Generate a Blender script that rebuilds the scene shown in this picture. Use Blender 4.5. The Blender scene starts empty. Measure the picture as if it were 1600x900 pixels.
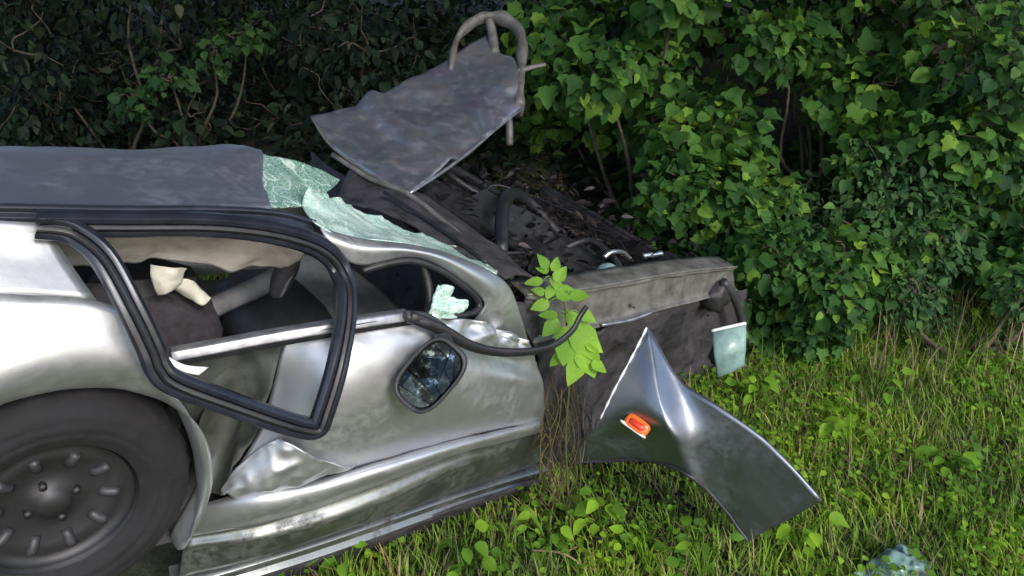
import bpy, bmesh, math, random
import numpy as np
from mathutils import Vector, Matrix, noise

random.seed(7)
rng = np.random.default_rng(7)
sc = bpy.context.scene
col = sc.collection

# ------------------------------------------------------------------ camera
H = 1.65
PITCH = math.radians(20)
FPX = 1317.0                       # focal length in pixels of a 1600 px wide picture
cam_data = bpy.data.cameras.new('camera')
cam_data.sensor_width = 36.0
cam_data.lens = 36.0 * FPX / 1600.0
cam_data.clip_start = 0.05
cam_data.clip_end = 500
cam = bpy.data.objects.new('camera', cam_data)
col.objects.link(cam)
cam.location = (0, 0, H)
cam.rotation_euler = (math.radians(90) - PITCH, 0, 0)
sc.camera = cam

# ------------------------------------------------------------------ light
SUN_EL = math.radians(31)
SUN_AZ = math.radians(149)         # compass bearing of the sun: behind the camera, a little to the right
world = bpy.data.worlds.new('World')
sc.world = world
world.use_nodes = True
wn = world.node_tree.nodes
wn.clear()
sky = wn.new('ShaderNodeTexSky')
sky.sky_type = 'NISHITA'
sky.sun_disc = False
sky.sun_elevation = SUN_EL
sky.sun_rotation = SUN_AZ
sky.air_density = 1.0
sky.dust_density = 1.5
bg = wn.new('ShaderNodeBackground')
bg.inputs['Strength'].default_value = 0.15
wo = wn.new('ShaderNodeOutputWorld')
world.node_tree.links.new(sky.outputs[0], bg.inputs[0])
world.node_tree.links.new(bg.outputs[0], wo.inputs[0])

sun_d = bpy.data.lights.new('sun', 'SUN')
sun_d.energy = 1.5
sun_d.angle = math.radians(16)
sun_d.color = (1.0, 0.975, 0.94)
sun = bpy.data.objects.new('sun', sun_d)
col.objects.link(sun)
SUN_DIR = Vector((math.sin(SUN_AZ) * math.cos(SUN_EL), math.cos(SUN_AZ) * math.cos(SUN_EL), math.sin(SUN_EL)))
sun.rotation_euler = SUN_DIR.to_track_quat('Z', 'Y').to_euler()
sun.location = SUN_DIR * 30

sc.view_settings.view_transform = 'Standard'
sc.view_settings.look = 'None'
sc.view_settings.gamma = 1.0
sc.view_settings.use_curve_mapping = False
sc.view_settings.exposure = 1.05

# ------------------------------------------------------------------ geometry frames
CF = Vector((0, math.cos(PITCH), -math.sin(PITCH)))
CU = Vector((0, math.sin(PITCH), math.cos(PITCH)))
CR = Vector((1, 0, 0))
CAM = Vector((0, 0, H))


def W(px, py, t):
    """World point at distance t along the view axis."""
    return CAM + CR * ((px - 800) / FPX * t) + CU * ((450 - py) / FPX * t) + CF * t


def G(px, py, z=0.0):
    d = W(px, py, 1.0) - CAM
    return CAM + d * ((z - H) / d.z)


# the car stands nose down and rolled towards the road
AX = (W(2400, 300, 1) - CAM).normalized()
AY = (W(-371, -476, 1) - CAM)
AY = (AY - AX * AX.dot(AY)).normalized()
AZ = AX.cross(AY)
CAR0 = W(800, 430, 2.45)
CARM = Matrix(((AX.x, AY.x, AZ.x, CAR0.x), (AX.y, AY.y, AZ.y, CAR0.y), (AX.z, AY.z, AZ.z, CAR0.z), (0, 0, 0, 1)))
CARI = CARM.inverted()


def S(px, py, off):
    """Car-local point on the lengthwise plane y = off."""
    d = W(px, py, 1.0) - CAM
    p0 = CAR0 + AY * off
    t = (p0 - CAM).dot(AY) / d.dot(AY)
    return CARI @ (CAM + d * t)


def V(*a):
    return Vector(a)


# ------------------------------------------------------------------ materials
def new_mat(name):
    m = bpy.data.materials.new(name)
    m.use_nodes = True
    nt = m.node_tree
    b = nt.nodes['Principled BSDF']
    return m, nt, b


def lk(nt, a, b):
    nt.links.new(a, b)


def coords(nt, scale=(1, 1, 1), obj=True):
    tc = nt.nodes.new('ShaderNodeTexCoord')
    mp = nt.nodes.new('ShaderNodeMapping')
    mp.inputs['Scale'].default_value = scale
    lk(nt, tc.outputs['Object' if obj else 'Generated'], mp.inputs[0])
    return mp.outputs[0]


def tex_noise(nt, vec, scale, detail=4, rough=0.55):
    n = nt.nodes.new('ShaderNodeTexNoise')
    n.inputs['Scale'].default_value = scale
    n.inputs['Detail'].default_value = detail
    n.inputs['Roughness'].default_value = rough
    lk(nt, vec, n.inputs['Vector'])
    return n.outputs['Fac']


def ramp(nt, fac, stops):
    r = nt.nodes.new('ShaderNodeValToRGB')
    e = r.color_ramp.elements
    while len(e) < len(stops):
        e.new(0.5)
    for i, (p, c) in enumerate(stops):
        e[i].position = p
        e[i].color = (*c, 1) if len(c) == 3 else c
    lk(nt, fac, r.inputs[0])
    return r.outputs[0]


def mixc(nt, fac, a, b, mode='MIX'):
    m = nt.nodes.new('ShaderNodeMix')
    m.data_type = 'RGBA'
    m.blend_type = mode
    if isinstance(fac, float):
        m.inputs[0].default_value = fac
    else:
        lk(nt, fac, m.inputs[0])
    for i, v in ((6, a), (7, b)):
        if isinstance(v, tuple):
            m.inputs[i].default_value = (*v, 1)
        else:
            lk(nt, v, m.inputs[i])
    return m.outputs[2]


def bump(nt, b, h, strength=0.3, dist=0.01):
    n = nt.nodes.new('ShaderNodeBump')
    n.inputs['Strength'].default_value = strength
    n.inputs['Distance'].default_value = dist
    lk(nt, h, n.inputs['Height'])
    lk(nt, n.outputs[0], b.inputs['Normal'])


def paint_mat(name, c, metal=0.75, rough=0.36, dirt=0.35, dirtcol=(0.10, 0.09, 0.07), coat=0.3, sc_=(1, 1, 1), bmp=0.07):
    m, nt, b = new_mat(name)
    v = coords(nt, sc_)
    n1 = tex_noise(nt, v, 5, 6, 0.65)
    n2 = tex_noise(nt, v, 38, 5, 0.7)
    d1 = ramp(nt, n1, [(0.46, (0, 0, 0)), (0.72, (1, 1, 1))])
    d2 = ramp(nt, n2, [(0.40, (0, 0, 0)), (0.75, (1, 1, 1))])
    dm = mixc(nt, 1.0, d1, d2, 'MULTIPLY')
    k = nt.nodes.new('ShaderNodeMath'); k.operation = 'MULTIPLY'
    lk(nt, dm, k.inputs[0]); k.inputs[1].default_value = dirt * 2
    k.use_clamp = True
    lk(nt, mixc(nt, k.outputs[0], c, dirtcol), b.inputs['Base Color'])
    mm = nt.nodes.new('ShaderNodeMath'); mm.operation = 'MULTIPLY_ADD'
    lk(nt, k.outputs[0], mm.inputs[0]); mm.inputs[1].default_value = -metal; mm.inputs[2].default_value = metal
    lk(nt, mm.outputs[0], b.inputs['Metallic'])
    rr = nt.nodes.new('ShaderNodeMath'); rr.operation = 'MULTIPLY_ADD'
    lk(nt, n2, rr.inputs[0]); rr.inputs[1].default_value = 0.22; rr.inputs[2].default_value = rough - 0.08
    lk(nt, rr.outputs[0], b.inputs['Roughness'])
    b.inputs['Coat Weight'].default_value = coat * .5
    b.inputs['Coat Roughness'].default_value = 0.18
    sv = nt.nodes.new('ShaderNodeMapping')
    sv.inputs['Rotation'].default_value = (0.3, 0.5, 0.2)
    sv.inputs['Scale'].default_value = (3, 60, 90)
    lk(nt, v, sv.inputs[0])
    scr = tex_noise(nt, sv.outputs[0], 1.0, 3, 0.6)
    sk = mixc(nt, 1.0, ramp(nt, scr, [(0.66, (0, 0, 0)), (0.72, (1, 1, 1))]), ramp(nt, tex_noise(nt, v, 3.3, 2), [(0.45, (0, 0, 0)), (0.6, (1, 1, 1))]), 'MULTIPLY')
    rough_mix = nt.nodes.new('ShaderNodeMath'); rough_mix.operation = 'MULTIPLY_ADD'
    lk(nt, sk, rough_mix.inputs[0]); rough_mix.inputs[1].default_value = 0.18; lk(nt, rr.outputs[0], rough_mix.inputs[2])
    lk(nt, rough_mix.outputs[0], b.inputs['Roughness'])
    n3 = tex_noise(nt, v, 9, 8, 0.62)
    bump(nt, b, n3, bmp, 0.02)
    return m


def plain_mat(name, c, rough=0.5, metal=0.0, var=0.35, scale=20, bmp=0.2, c2=None):
    m, nt, b = new_mat(name)
    v = coords(nt)
    n1 = tex_noise(nt, v, scale, 6, 0.65)
    lo = tuple(x * (1 - var) for x in c)
    hi = c2 if c2 else tuple(min(1, x * (1 + var)) for x in c)
    lk(nt, ramp(nt, n1, [(0.3, lo), (0.7, hi)]), b.inputs['Base Color'])
    b.inputs['Metallic'].default_value = metal
    rr = nt.nodes.new('ShaderNodeMath'); rr.operation = 'MULTIPLY_ADD'
    lk(nt, n1, rr.inputs[0]); rr.inputs[1].default_value = 0.25; rr.inputs[2].default_value = max(0.05, rough - 0.12)
    lk(nt, rr.outputs[0], b.inputs['Roughness'])
    if bmp:
        bump(nt, b, tex_noise(nt, v, scale * 2.5, 5, 0.6), bmp, 0.006)
    return m


def leaf_mat(name, stops, trans=0.35, rough=0.58):
    """Leaf colours differ from leaf to leaf; a leaf lets some light through."""
    m = bpy.data.materials.new(name)
    m.use_nodes = True
    nt = m.node_tree
    b = nt.nodes['Principled BSDF']
    out = nt.nodes['Material Output']
    ge = nt.nodes.new('ShaderNodeNewGeometry')
    oi = nt.nodes.new('ShaderNodeObjectInfo')
    ad = nt.nodes.new('ShaderNodeMath'); ad.operation = 'ADD'
    lk(nt, ge.outputs['Random Per Island'], ad.inputs[0]); lk(nt, oi.outputs['Random'], ad.inputs[1])
    fr = nt.nodes.new('ShaderNodeMath'); fr.operation = 'FRACT'
    lk(nt, ad.outputs[0], fr.inputs[0])
    c = ramp(nt, fr.outputs[0], stops)
    v = coords(nt)
    c = mixc(nt, 1.0, c, ramp(nt, tex_noise(nt, v, 45, 4, 0.6), [(0.3, (0.75, 0.75, 0.75)), (0.7, (1.15, 1.15, 1.1))]), 'MULTIPLY')
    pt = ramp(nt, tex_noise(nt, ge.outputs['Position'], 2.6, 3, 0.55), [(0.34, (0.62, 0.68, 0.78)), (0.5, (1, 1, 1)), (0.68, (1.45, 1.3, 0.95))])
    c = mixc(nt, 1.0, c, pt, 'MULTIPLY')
    lk(nt, c, b.inputs['Base Color'])
    b.inputs['Roughness'].default_value = rough
    b.inputs['Specular IOR Level'].default_value = 0.12
    t = nt.nodes.new('ShaderNodeBsdfTranslucent')
    lk(nt, mixc(nt, 1.0, c, (1.1, 1.25, 0.6), 'MULTIPLY'), t.inputs['Color'])
    mx = nt.nodes.new('ShaderNodeMixShader')
    mx.inputs[0].default_value = trans
    lk(nt, b.outputs[0], mx.inputs[1]); lk(nt, t.outputs[0], mx.inputs[2])
    lk(nt, mx.outputs[0], out.inputs['Surface'])
    return m


def glass_mat(name, tint, white, density=0.5, crack=60.0, lines=7.0):
    """Shattered laminated glass: pale green sheet crossed by white cracks, partly see-through."""
    m = bpy.data.materials.new(name)
    m.use_nodes = True
    nt = m.node_tree
    b = nt.nodes['Principled BSDF']
    out = nt.nodes['Material Output']
    v = coords(nt)
    vo = nt.nodes.new('ShaderNodeTexVoronoi')
    vo.feature = 'DISTANCE_TO_EDGE'
    vo.inputs['Scale'].default_value = crack
    lk(nt, v, vo.inputs['Vector'])
    vc = nt.nodes.new('ShaderNodeTexVoronoi')
    vc.inputs['Scale'].default_value = crack
    lk(nt, v, vc.inputs['Vector'])
    edge = ramp(nt, vo.outputs['Distance'], [(0.0, (0.9, 0.9, 0.9)), (0.10, (0, 0, 0))])
    patch = ramp(nt, tex_noise(nt, v, 9, 5, 0.65), [(0.38, (0, 0, 0)), (0.62, (1, 1, 1))])
    c = mixc(nt, edge, tint, white)
    c = mixc(nt, patch, mixc(nt, 0.55, c, tint), c)
    ln = tex_noise(nt, v, lines, 2, 0.4)
    lr = ramp(nt, ln, [(0.440, (0, 0, 0)), (0.452, (1, 1, 1)), (0.464, (0, 0, 0)), (0.535, (0, 0, 0)), (0.548, (1, 1, 1)), (0.562, (0, 0, 0))])
    edge = mixc(nt, 1.0, edge, lr, 'LIGHTEN')
    c = mixc(nt, lr, c, white)
    lk(nt, c, b.inputs['Base Color'])
    b.inputs['Roughness'].default_value = 0.22
    b.inputs['Specular IOR Level'].default_value = 0.7
    bump(nt, b, vc.outputs['Color'], 0.5, 0.004)
    tr = nt.nodes.new('ShaderNodeBsdfTransparent')
    tr.inputs['Color'].default_value = (0.72, 0.93, 0.83, 1)
    mx = nt.nodes.new('ShaderNodeMixShader')
    fm = mixc(nt, edge, ramp(nt, patch, [(0, (density * 0.55,) * 3), (1, (min(1, density * 1.3),) * 3)]), (0.95, 0.95, 0.95))
    lk(nt, fm, mx.inputs[0])
    lk(nt, tr.outputs[0], mx.inputs[1]); lk(nt, b.outputs[0], mx.inputs[2])
    lk(nt, mx.outputs[0], out.inputs['Surface'])
    return m


M = {}
M['silver'] = paint_mat('silver_paint', (0.53, 0.545, 0.575), 0.88, 0.43, 0.50, (0.16, 0.155, 0.15))
M['silver_shaded'] = paint_mat('shaded_silver_paint', (0.24, 0.255, 0.255), 0.92, 0.36, 1.0, (0.035, 0.031, 0.027))  # silver darkened to carry the shade on the down-facing door bottom and sill
M['roof'] = paint_mat('sky_darkened_dusty_silver', (0.31, 0.325, 0.40), 0.82, 0.42, 0.5, (0.12, 0.12, 0.14))  # same silver, dark sky reflection put into its base colour, dust over it
def bonnet_mat():
    m, nt, b = new_mat('reflection_mottled_metal')
    v = coords(nt, (1, 1, 1.6))
    n1 = tex_noise(nt, v, 4, 7, 0.62)
    n2 = tex_noise(nt, v, 22, 6, 0.7)
    c = ramp(nt, n1, [(0.32, (0.17, 0.18, 0.23)), (0.44, (0.30, 0.29, 0.37)), (0.52, (0.28, 0.32, 0.37)), (0.60, (0.38, 0.36, 0.38)), (0.70, (0.31, 0.31, 0.37))])  # mottle paints streaky reflections together with dirt
    k = ramp(nt, n2, [(0.52, (0, 0, 0)), (0.72, (0.8, 0.8, 0.8))])
    lk(nt, mixc(nt, k, c, (0.48, 0.47, 0.49)), b.inputs['Base Color'])
    b.inputs['Metallic'].default_value = 0.8
    lk(nt, ramp(nt, n2, [(0.3, (0.24, 0.28, 0.28)), (0.7, (0.55, 0.55, 0.55))]), b.inputs['Roughness'])
    bump(nt, b, n1, 0.12, 0.03)
    return m


M['bonnet'] = bonnet_mat()
M['fender'] = paint_mat('sky_tinted_silver_paint', (0.24, 0.265, 0.31), 0.92, 0.38, 0.42, (0.08, 0.08, 0.085))  # car silver with the dark bluish sky reflection put into its colour
M['frame'] = plain_mat('dark_blue_frame_paint', (0.020, 0.023, 0.034), 0.30, 0.2, 0.35, 14, 0.05)
M['rubber'] = plain_mat('black_rubber', (0.016, 0.016, 0.020), 0.45, 0, 0.4, 30, 0.15)
M['tyre'] = plain_mat('tyre_rubber', (0.010, 0.0095, 0.012), 0.85, 0, 0.5, 18, 0.5)
M['rim'] = plain_mat('wheel_alloy', (0.045, 0.045, 0.05), 0.5, 0.6, 0.2, 12, 0.05)
M['trim'] = plain_mat('grey_trim', (0.30, 0.31, 0.35), 0.4, 0.7, 0.4, 25, 0.1)
M['plastic'] = plain_mat('dark_plastic', (0.035, 0.036, 0.042), 0.5, 0, 0.4, 25, 0.2)
M['inner'] = plain_mat('door_inner_grey', (0.10, 0.11, 0.10), 0.6, 0.1, 0.5, 9, 0.3)
M['headliner'] = plain_mat('headliner_cloth', (0.42, 0.40, 0.37), 0.9, 0, 0.15, 30, 0.3)
M['cloth'] = plain_mat('airbag_cloth', (0.74, 0.72, 0.62), 0.85, 0, 0.15, 24, 0.3)
M['seat'] = plain_mat('seat_fabric', (0.035, 0.030, 0.036), 0.9, 0, 0.5, 40, 0.4)
M['dash'] = plain_mat('dashboard_grey', (0.22, 0.22, 0.23), 0.6, 0, 0.3, 20, 0.2)
M['beam'] = plain_mat('dusty_steel', (0.135, 0.132, 0.122), 0.6, 0.25, 0.5, 16, 0.3)
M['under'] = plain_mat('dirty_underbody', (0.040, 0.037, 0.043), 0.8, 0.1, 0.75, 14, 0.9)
M['engine'] = plain_mat('oily_metal', (0.040, 0.038, 0.042), 0.5, 0.4, 0.6, 18, 0.5)
M['chrome'] = plain_mat('bright_metal', (0.75, 0.78, 0.80), 0.2, 0.9, 0.1, 12, 0.02)
M['teal'] = plain_mat('pale_teal_plastic', (0.19, 0.30, 0.285), 0.3, 0, 0.35, 16, 0.15)
M['orange'] = plain_mat('orange_lens', (0.85, 0.16, 0.03), 0.25, 0, 0.15, 40, 0.1)
M['red'] = plain_mat('red_lens', (0.62, 0.04, 0.02), 0.25, 0, 0.15, 40, 0.1)
M['white'] = plain_mat('white_plastic', (0.78, 0.78, 0.78), 0.4, 0, 0.1, 30, 0.05)
M['glass'] = glass_mat('shattered_glass', (0.30, 0.56, 0.45), (0.85, 0.95, 0.90), 0.40, 85, 6.0)
M['glass_dense'] = glass_mat('crumpled_white_glass', (0.60, 0.86, 0.77), (0.95, 1.0, 0.98), 0.66, 105, 8.0)
M['bark'] = plain_mat('bark', (0.085, 0.068, 0.050), 0.9, 0, 0.5, 22, 0.8)
M['drystalk'] = leaf_mat('dry_stalk', [(0, (0.20, 0.14, 0.085)), (0.5, (0.30, 0.23, 0.14)), (1, (0.38, 0.31, 0.19))], 0.15, 0.8)
M['root'] = leaf_mat('root_fibre', [(0, (0.045, 0.035, 0.022)), (0.5, (0.09, 0.075, 0.045)), (0.8, (0.075, 0.085, 0.035)), (1, (0.20, 0.16, 0.10))], 0.1, 0.8)
M['litter'] = leaf_mat('dead_leaf', [(0, (0.007, 0.006, 0.008)), (0.7, (0.014, 0.012, 0.015)), (0.93, (0.026, 0.022, 0.027)), (1, (0.10, 0.09, 0.105))], 0.05, 0.7)
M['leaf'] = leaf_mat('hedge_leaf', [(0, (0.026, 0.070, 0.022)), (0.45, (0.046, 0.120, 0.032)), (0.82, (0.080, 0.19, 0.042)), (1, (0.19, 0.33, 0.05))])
M['leaf_dark'] = leaf_mat('shade_darkened_leaf', [(0, (0.009, 0.015, 0.012)), (0.55, (0.016, 0.028, 0.018)), (0.9, (0.024, 0.052, 0.022)), (1, (0.05, 0.06, 0.042))], 0.2)  # leaf tones darkened to stand for dim light deep in the thicket
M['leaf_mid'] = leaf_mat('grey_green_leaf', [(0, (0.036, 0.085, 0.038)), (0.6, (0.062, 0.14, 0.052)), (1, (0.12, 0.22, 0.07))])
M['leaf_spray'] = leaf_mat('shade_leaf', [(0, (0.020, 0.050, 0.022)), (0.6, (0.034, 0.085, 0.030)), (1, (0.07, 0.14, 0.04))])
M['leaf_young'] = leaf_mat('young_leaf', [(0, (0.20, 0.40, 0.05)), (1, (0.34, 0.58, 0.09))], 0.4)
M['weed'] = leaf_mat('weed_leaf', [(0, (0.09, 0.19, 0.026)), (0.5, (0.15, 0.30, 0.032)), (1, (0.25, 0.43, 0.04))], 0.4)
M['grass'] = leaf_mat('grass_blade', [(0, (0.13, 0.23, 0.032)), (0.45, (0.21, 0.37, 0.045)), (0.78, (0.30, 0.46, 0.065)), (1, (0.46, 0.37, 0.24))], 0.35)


def soil_mat():
    m, nt, b = new_mat('soil')
    v = coords(nt)
    n1 = tex_noise(nt, v, 1.3, 6, 0.6)
    n2 = tex_noise(nt, v, 22, 7, 0.7)
    a = ramp(nt, n2, [(0.3, (0.022, 0.018, 0.016)), (0.55, (0.055, 0.044, 0.034)), (0.75, (0.13, 0.105, 0.075))])
    g = ramp(nt, n2, [(0.3, (0.02, 0.03, 0.012)), (0.7, (0.075, 0.095, 0.035))])
    k = ramp(nt, n1, [(0.42, (0, 0, 0)), (0.6, (1, 1, 1))])
    lk(nt, mixc(nt, k, a, g), b.inputs['Base Color'])
    b.inputs['Roughness'].default_value = 0.95
    bump(nt, b, n2, 0.8, 0.03)
    return m


M['soil'] = soil_mat()


# ------------------------------------------------------------------ mesh helpers
def link(name, me, mat, parent=None):
    o = bpy.data.objects.new(name, me)
    col.objects.link(o)
    if mat:
        me.materials.clear()
        me.materials.append(M[mat] if isinstance(mat, str) else mat)
    if parent:
        o.parent = parent
    return o


def tag(o, label=None, cat=None, group=None, kind=None):
    if label: o['label'] = label
    if cat: o['category'] = cat
    if group: o['group'] = group
    if kind: o['kind'] = kind
    return o


def empty(name, loc=(0, 0, 0), mat=None):
    o = bpy.data.objects.new(name, None)
    col.objects.link(o)
    o.empty_display_size = 0.1
    if mat is not None:
        o.matrix_world = mat
    else:
        o.location = loc
    return o


def mesh_from(name, verts, faces, smooth=True):
    me = bpy.data.meshes.new(name)
    me.from_pydata([tuple(v) for v in verts], [], faces)
    me.update()
    if smooth:
        me.polygons.foreach_set('use_smooth', [True] * len(me.polygons))
    return me


def cr1(p, n):
    """Catmull-Rom resampling of a list of vectors."""
    out = []
    k = len(p)
    for i in range(k - 1):
        p0 = p[i - 1] if i > 0 else p[i] * 2 - p[i + 1]
        p1, p2 = p[i], p[i + 1]
        p3 = p[i + 2] if i + 2 < k else p[i + 1] * 2 - p[i]
        for j in range(n):
            t = j / n
            out.append(0.5 * ((2 * p1) + (p2 - p0) * t + (2 * p0 - 5 * p1 + 4 * p2 - p3) * t * t + (3 * p1 - p0 - 3 * p2 + p3) * t ** 3))
    out.append(p[-1].copy())
    return out


def sheet(name, rows, mat, parent=None, sub=6, thick=0.004, wob=0.0, wscale=6.0, fold=None, smooth_rows=True, seed=0.0):
    """A pressed-metal sheet through a grid of points; wob dents it, thick gives it an edge."""
    fine = [cr1([Vector(p) for p in r], sub) for r in rows]
    if smooth_rows:
        cols = list(zip(*fine))
        fcols = [cr1(list(c), sub) for c in cols]
    else:
        fcols = [list(c) for c in zip(*fine)]
    nu, nv = len(fcols), len(fcols[0])
    P = [[fcols[i][j].copy() for j in range(nv)] for i in range(nu)]
    Nn = [[None] * nv for _ in range(nu)]
    for i in range(nu):
        for j in range(nv):
            du = fcols[min(i + 1, nu - 1)][j] - fcols[max(i - 1, 0)][j]
            dv = fcols[i][min(j + 1, nv - 1)] - fcols[i][max(j - 1, 0)]
            n = du.cross(dv)
            Nn[i][j] = n.normalized() if n.length > 1e-9 else Vector((0, 0, 1))
    for i in range(nu):
        for j in range(nv):
            p = fcols[i][j]
            d = 0.0
            if wob:
                d += wob * (noise.noise(p * wscale + Vector((seed, 0, 0))) + 0.5 * noise.noise(p * wscale * 2.7))
            if fold:
                d += fold(i / (nu - 1), j / (nv - 1), p)
            P[i][j] = p + Nn[i][j] * d
    verts = [P[i][j] for i in range(nu) for j in range(nv)]
    faces = [(i * nv + j, (i + 1) * nv + j, (i + 1) * nv + j + 1, i * nv + j + 1) for i in range(nu - 1) for j in range(nv - 1)]
    me = mesh_from(name, verts, faces)
    o = link(name, me, mat, parent)
    if thick:
        s = o.modifiers.new('thickness', 'SOLIDIFY')
        s.thickness = thick
        s.offset = 0
    return o


def tube_data(path, rad, sides=8, n=6, flat=1.0, up=None, closed=False, cap=True):
    pts = cr1([Vector(p) for p in path], n) if n > 1 else [Vector(p) for p in path]
    k = len(pts)
    verts, faces = [], []
    upv = Vector(up) if up else None
    prev = None
    for i, p in enumerate(pts):
        t = (pts[min(i + 1, k - 1)] - pts[max(i - 1, 0)]).normalized()
        a = upv if upv else (prev if prev else (Vector((0, 0, 1)) if abs(t.z) < 0.9 else Vector((1, 0, 0))))
        a = (a - t * a.dot(t)).normalized()
        prev = a
        b = t.cross(a)
        r = rad(i / (k - 1)) if callable(rad) else rad
        for s in range(sides):
            an = 2 * math.pi * s / sides
            verts.append(p + a * (math.cos(an) * r) + b * (math.sin(an) * r * flat))
    for i in range(k - 1):
        for s in range(sides):
            s2 = (s + 1) % sides
            faces.append((i * sides + s, i * sides + s2, (i + 1) * sides + s2, (i + 1) * sides + s))
    if cap:
        faces.append(tuple(range(sides - 1, -1, -1)))
        faces.append(tuple((k - 1) * sides + s for s in range(sides)))
    return verts, faces


def tube(name, path, rad, mat, parent=None, **kw):
    v, f = tube_data(path, rad, **kw)
    return link(name, mesh_from(name, v, f), mat, parent)


def join_data(parts):
    V_, F_ = [], []
    for v, f in parts:
        o = len(V_)
        V_ += list(v)
        F_ += [tuple(i + o for i in q) for q in f]
    return V_, F_


def sweep(name, path, profile, mat, parent=None, n=6, up=(0, 1, 0), closed=False, cornerscale=None):
    """Sweep a 2-D profile (a: across, in the plane; b: along the up vector) along a path."""
    P_ = [Vector(p) for p in path]
    if closed:
        ext = P_[-2:] + P_ + P_[:3]
        full = cr1(ext, n)
        pts = full[2 * n: (2 + len(P_)) * n]
    else:
        pts = cr1(P_, n)
    k = len(pts)
    up = Vector(up)
    verts, faces = [], []
    m = len(profile)
    for i, p in enumerate(pts):
        if closed:
            t = (pts[(i + 1) % k] - pts[i - 1]).normalized()
        else:
            t = (pts[min(i + 1, k - 1)] - pts[max(i - 1, 0)]).normalized()
        a = t.cross(up).normalized()
        b = a.cross(t)
        for (x, y) in profile:
            verts.append(p + a * x + b * y)
    rng_ = range(k) if closed else range(k - 1)
    for i in rng_:
        i2 = (i + 1) % k
        for s in range(m):
            s2 = (s + 1) % m
            faces.append((i * m + s, i * m + s2, i2 * m + s2, i2 * m + s))
    if not closed:
        faces.append(tuple(range(m - 1, -1, -1)))
        faces.append(tuple((k - 1) * m + s for s in range(m)))
    me = mesh_from(name, verts, faces)
    o = link(name, me, mat, parent)
    bv = o.modifiers.new('bevel', 'BEVEL'); bv.width = 0.002; bv.segments = 2; bv.limit_method = 'ANGLE'
    return o


def box(name, c, size, mat, parent=None, rot=None, bev=0.006, wob=0.0):
    bm = bmesh.new()
    bmesh.ops.create_cube(bm, size=1.0)
    for v in bm.verts:
        v.co = Vector((v.co.x * size[0], v.co.y * size[1], v.co.z * size[2]))
    bmesh.ops.bevel(bm, geom=list(bm.edges), offset=bev, segments=2, affect='EDGES')
    if wob:
        bmesh.ops.subdivide_edges(bm, edges=list(bm.edges), cuts=2, use_grid_fill=True)
        for v in bm.verts:
            v.co += Vector(noise.noise_vector(v.co * 9 + Vector(c) * 5)) * wob
    me = bpy.data.meshes.new(name)
    bm.to_mesh(me); bm.free()
    o = link(name, me, mat, parent)
    o.location = c
    if rot:
        o.rotation_euler = rot
    return o


def blob(name, c, size, mat, parent=None, wob=0.15, scale=4.0, sub=3, rot=None, power=2.0):
    """Rounded lumpy solid."""
    bm = bmesh.new()
    bmesh.ops.create_icosphere(bm, subdivisions=sub, radius=1.0)
    for v in bm.verts:
        d = v.co.normalized()
        q = (abs(d.x) ** power + abs(d.y) ** power + abs(d.z) ** power) ** (-1 / power)
        r = q * (1 + wob * noise.noise(d * scale + Vector(c) * 3))
        v.co = Vector((d.x * size[0] * r, d.y * size[1] * r, d.z * size[2] * r))
    me = bpy.data.meshes.new(name)
    bm.to_mesh(me); bm.free()
    me.polygons.foreach_set('use_smooth', [True] * len(me.polygons))
    o = link(name, me, mat, parent)
    o.location = c
    if rot:
        o.rotation_euler = rot
    return o


# leaves ------------------------------------------------------------
def leaf_template(kind):
    if kind == 'lobed':
        side_ = [(0.20, -0.06), (0.46, 0.10), (0.40, 0.30), (0.52, 0.52), (0.27, 0.60), (0.17, 0.82)]
        tip = 1.0
    elif kind == 'round':
        side_ = [(0.22, 0.02), (0.42, 0.22), (0.48, 0.45), (0.38, 0.70), (0.18, 0.90)]
        tip = 1.0
    elif kind == 'narrow':
        side_ = [(0.13, 0.12), (0.20, 0.35), (0.16, 0.65)]
        tip = 1.0
    else:
        side_ = [(0.18, 0.05), (0.33, 0.28), (0.31, 0.52), (0.16, 0.80)]
        tip = 1.0

    def zz(x, y):
        return 0.22 * abs(x) - 0.22 * y * y
    v = [(0, 0, 0), (0, 0.45, zz(0, 0.45)), (0, tip, zz(0, tip))]
    f = []
    for s in (1, -1):
        b0 = len(v)
        for (x, y) in side_:
            v.append((s * x, y, zz(x, y)))
        ring = [0] + list(range(b0, b0 + len(side_))) + [2]
        for i in range(len(ring) - 1):
            f.append((1, ring[i], ring[i + 1]) if s > 0 else (1, ring[i + 1], ring[i]))
    return np.array(v, float), np.array(f, int)


TPL = {k: leaf_template(k) for k in ('lobed', 'round', 'narrow', 'ovate')}


def norm_rows(a):
    return a / np.maximum(np.linalg.norm(a, axis=1, keepdims=True), 1e-9)


def frames(tip, nrm):
    y = norm_rows(tip)
    z = nrm - y * np.sum(nrm * y, axis=1, keepdims=True)
    z = norm_rows(z)
    x = np.cross(y, z)
    return x, y, z


def raw_mesh(name, verts, tris):
    me = bpy.data.meshes.new(name)
    n, f = len(verts), len(tris)
    me.vertices.add(n)
    me.vertices.foreach_set('co', verts.astype(np.float32).ravel())
    me.loops.add(f * 3)
    me.loops.foreach_set('vertex_index', tris.astype(np.int32).ravel())
    me.polygons.add(f)
    me.polygons.foreach_set('loop_start', np.arange(0, f * 3, 3, dtype=np.int32))
    me.polygons.foreach_set('use_smooth', np.ones(f, dtype=bool))
    me.update()
    me.validate()
    return me


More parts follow.
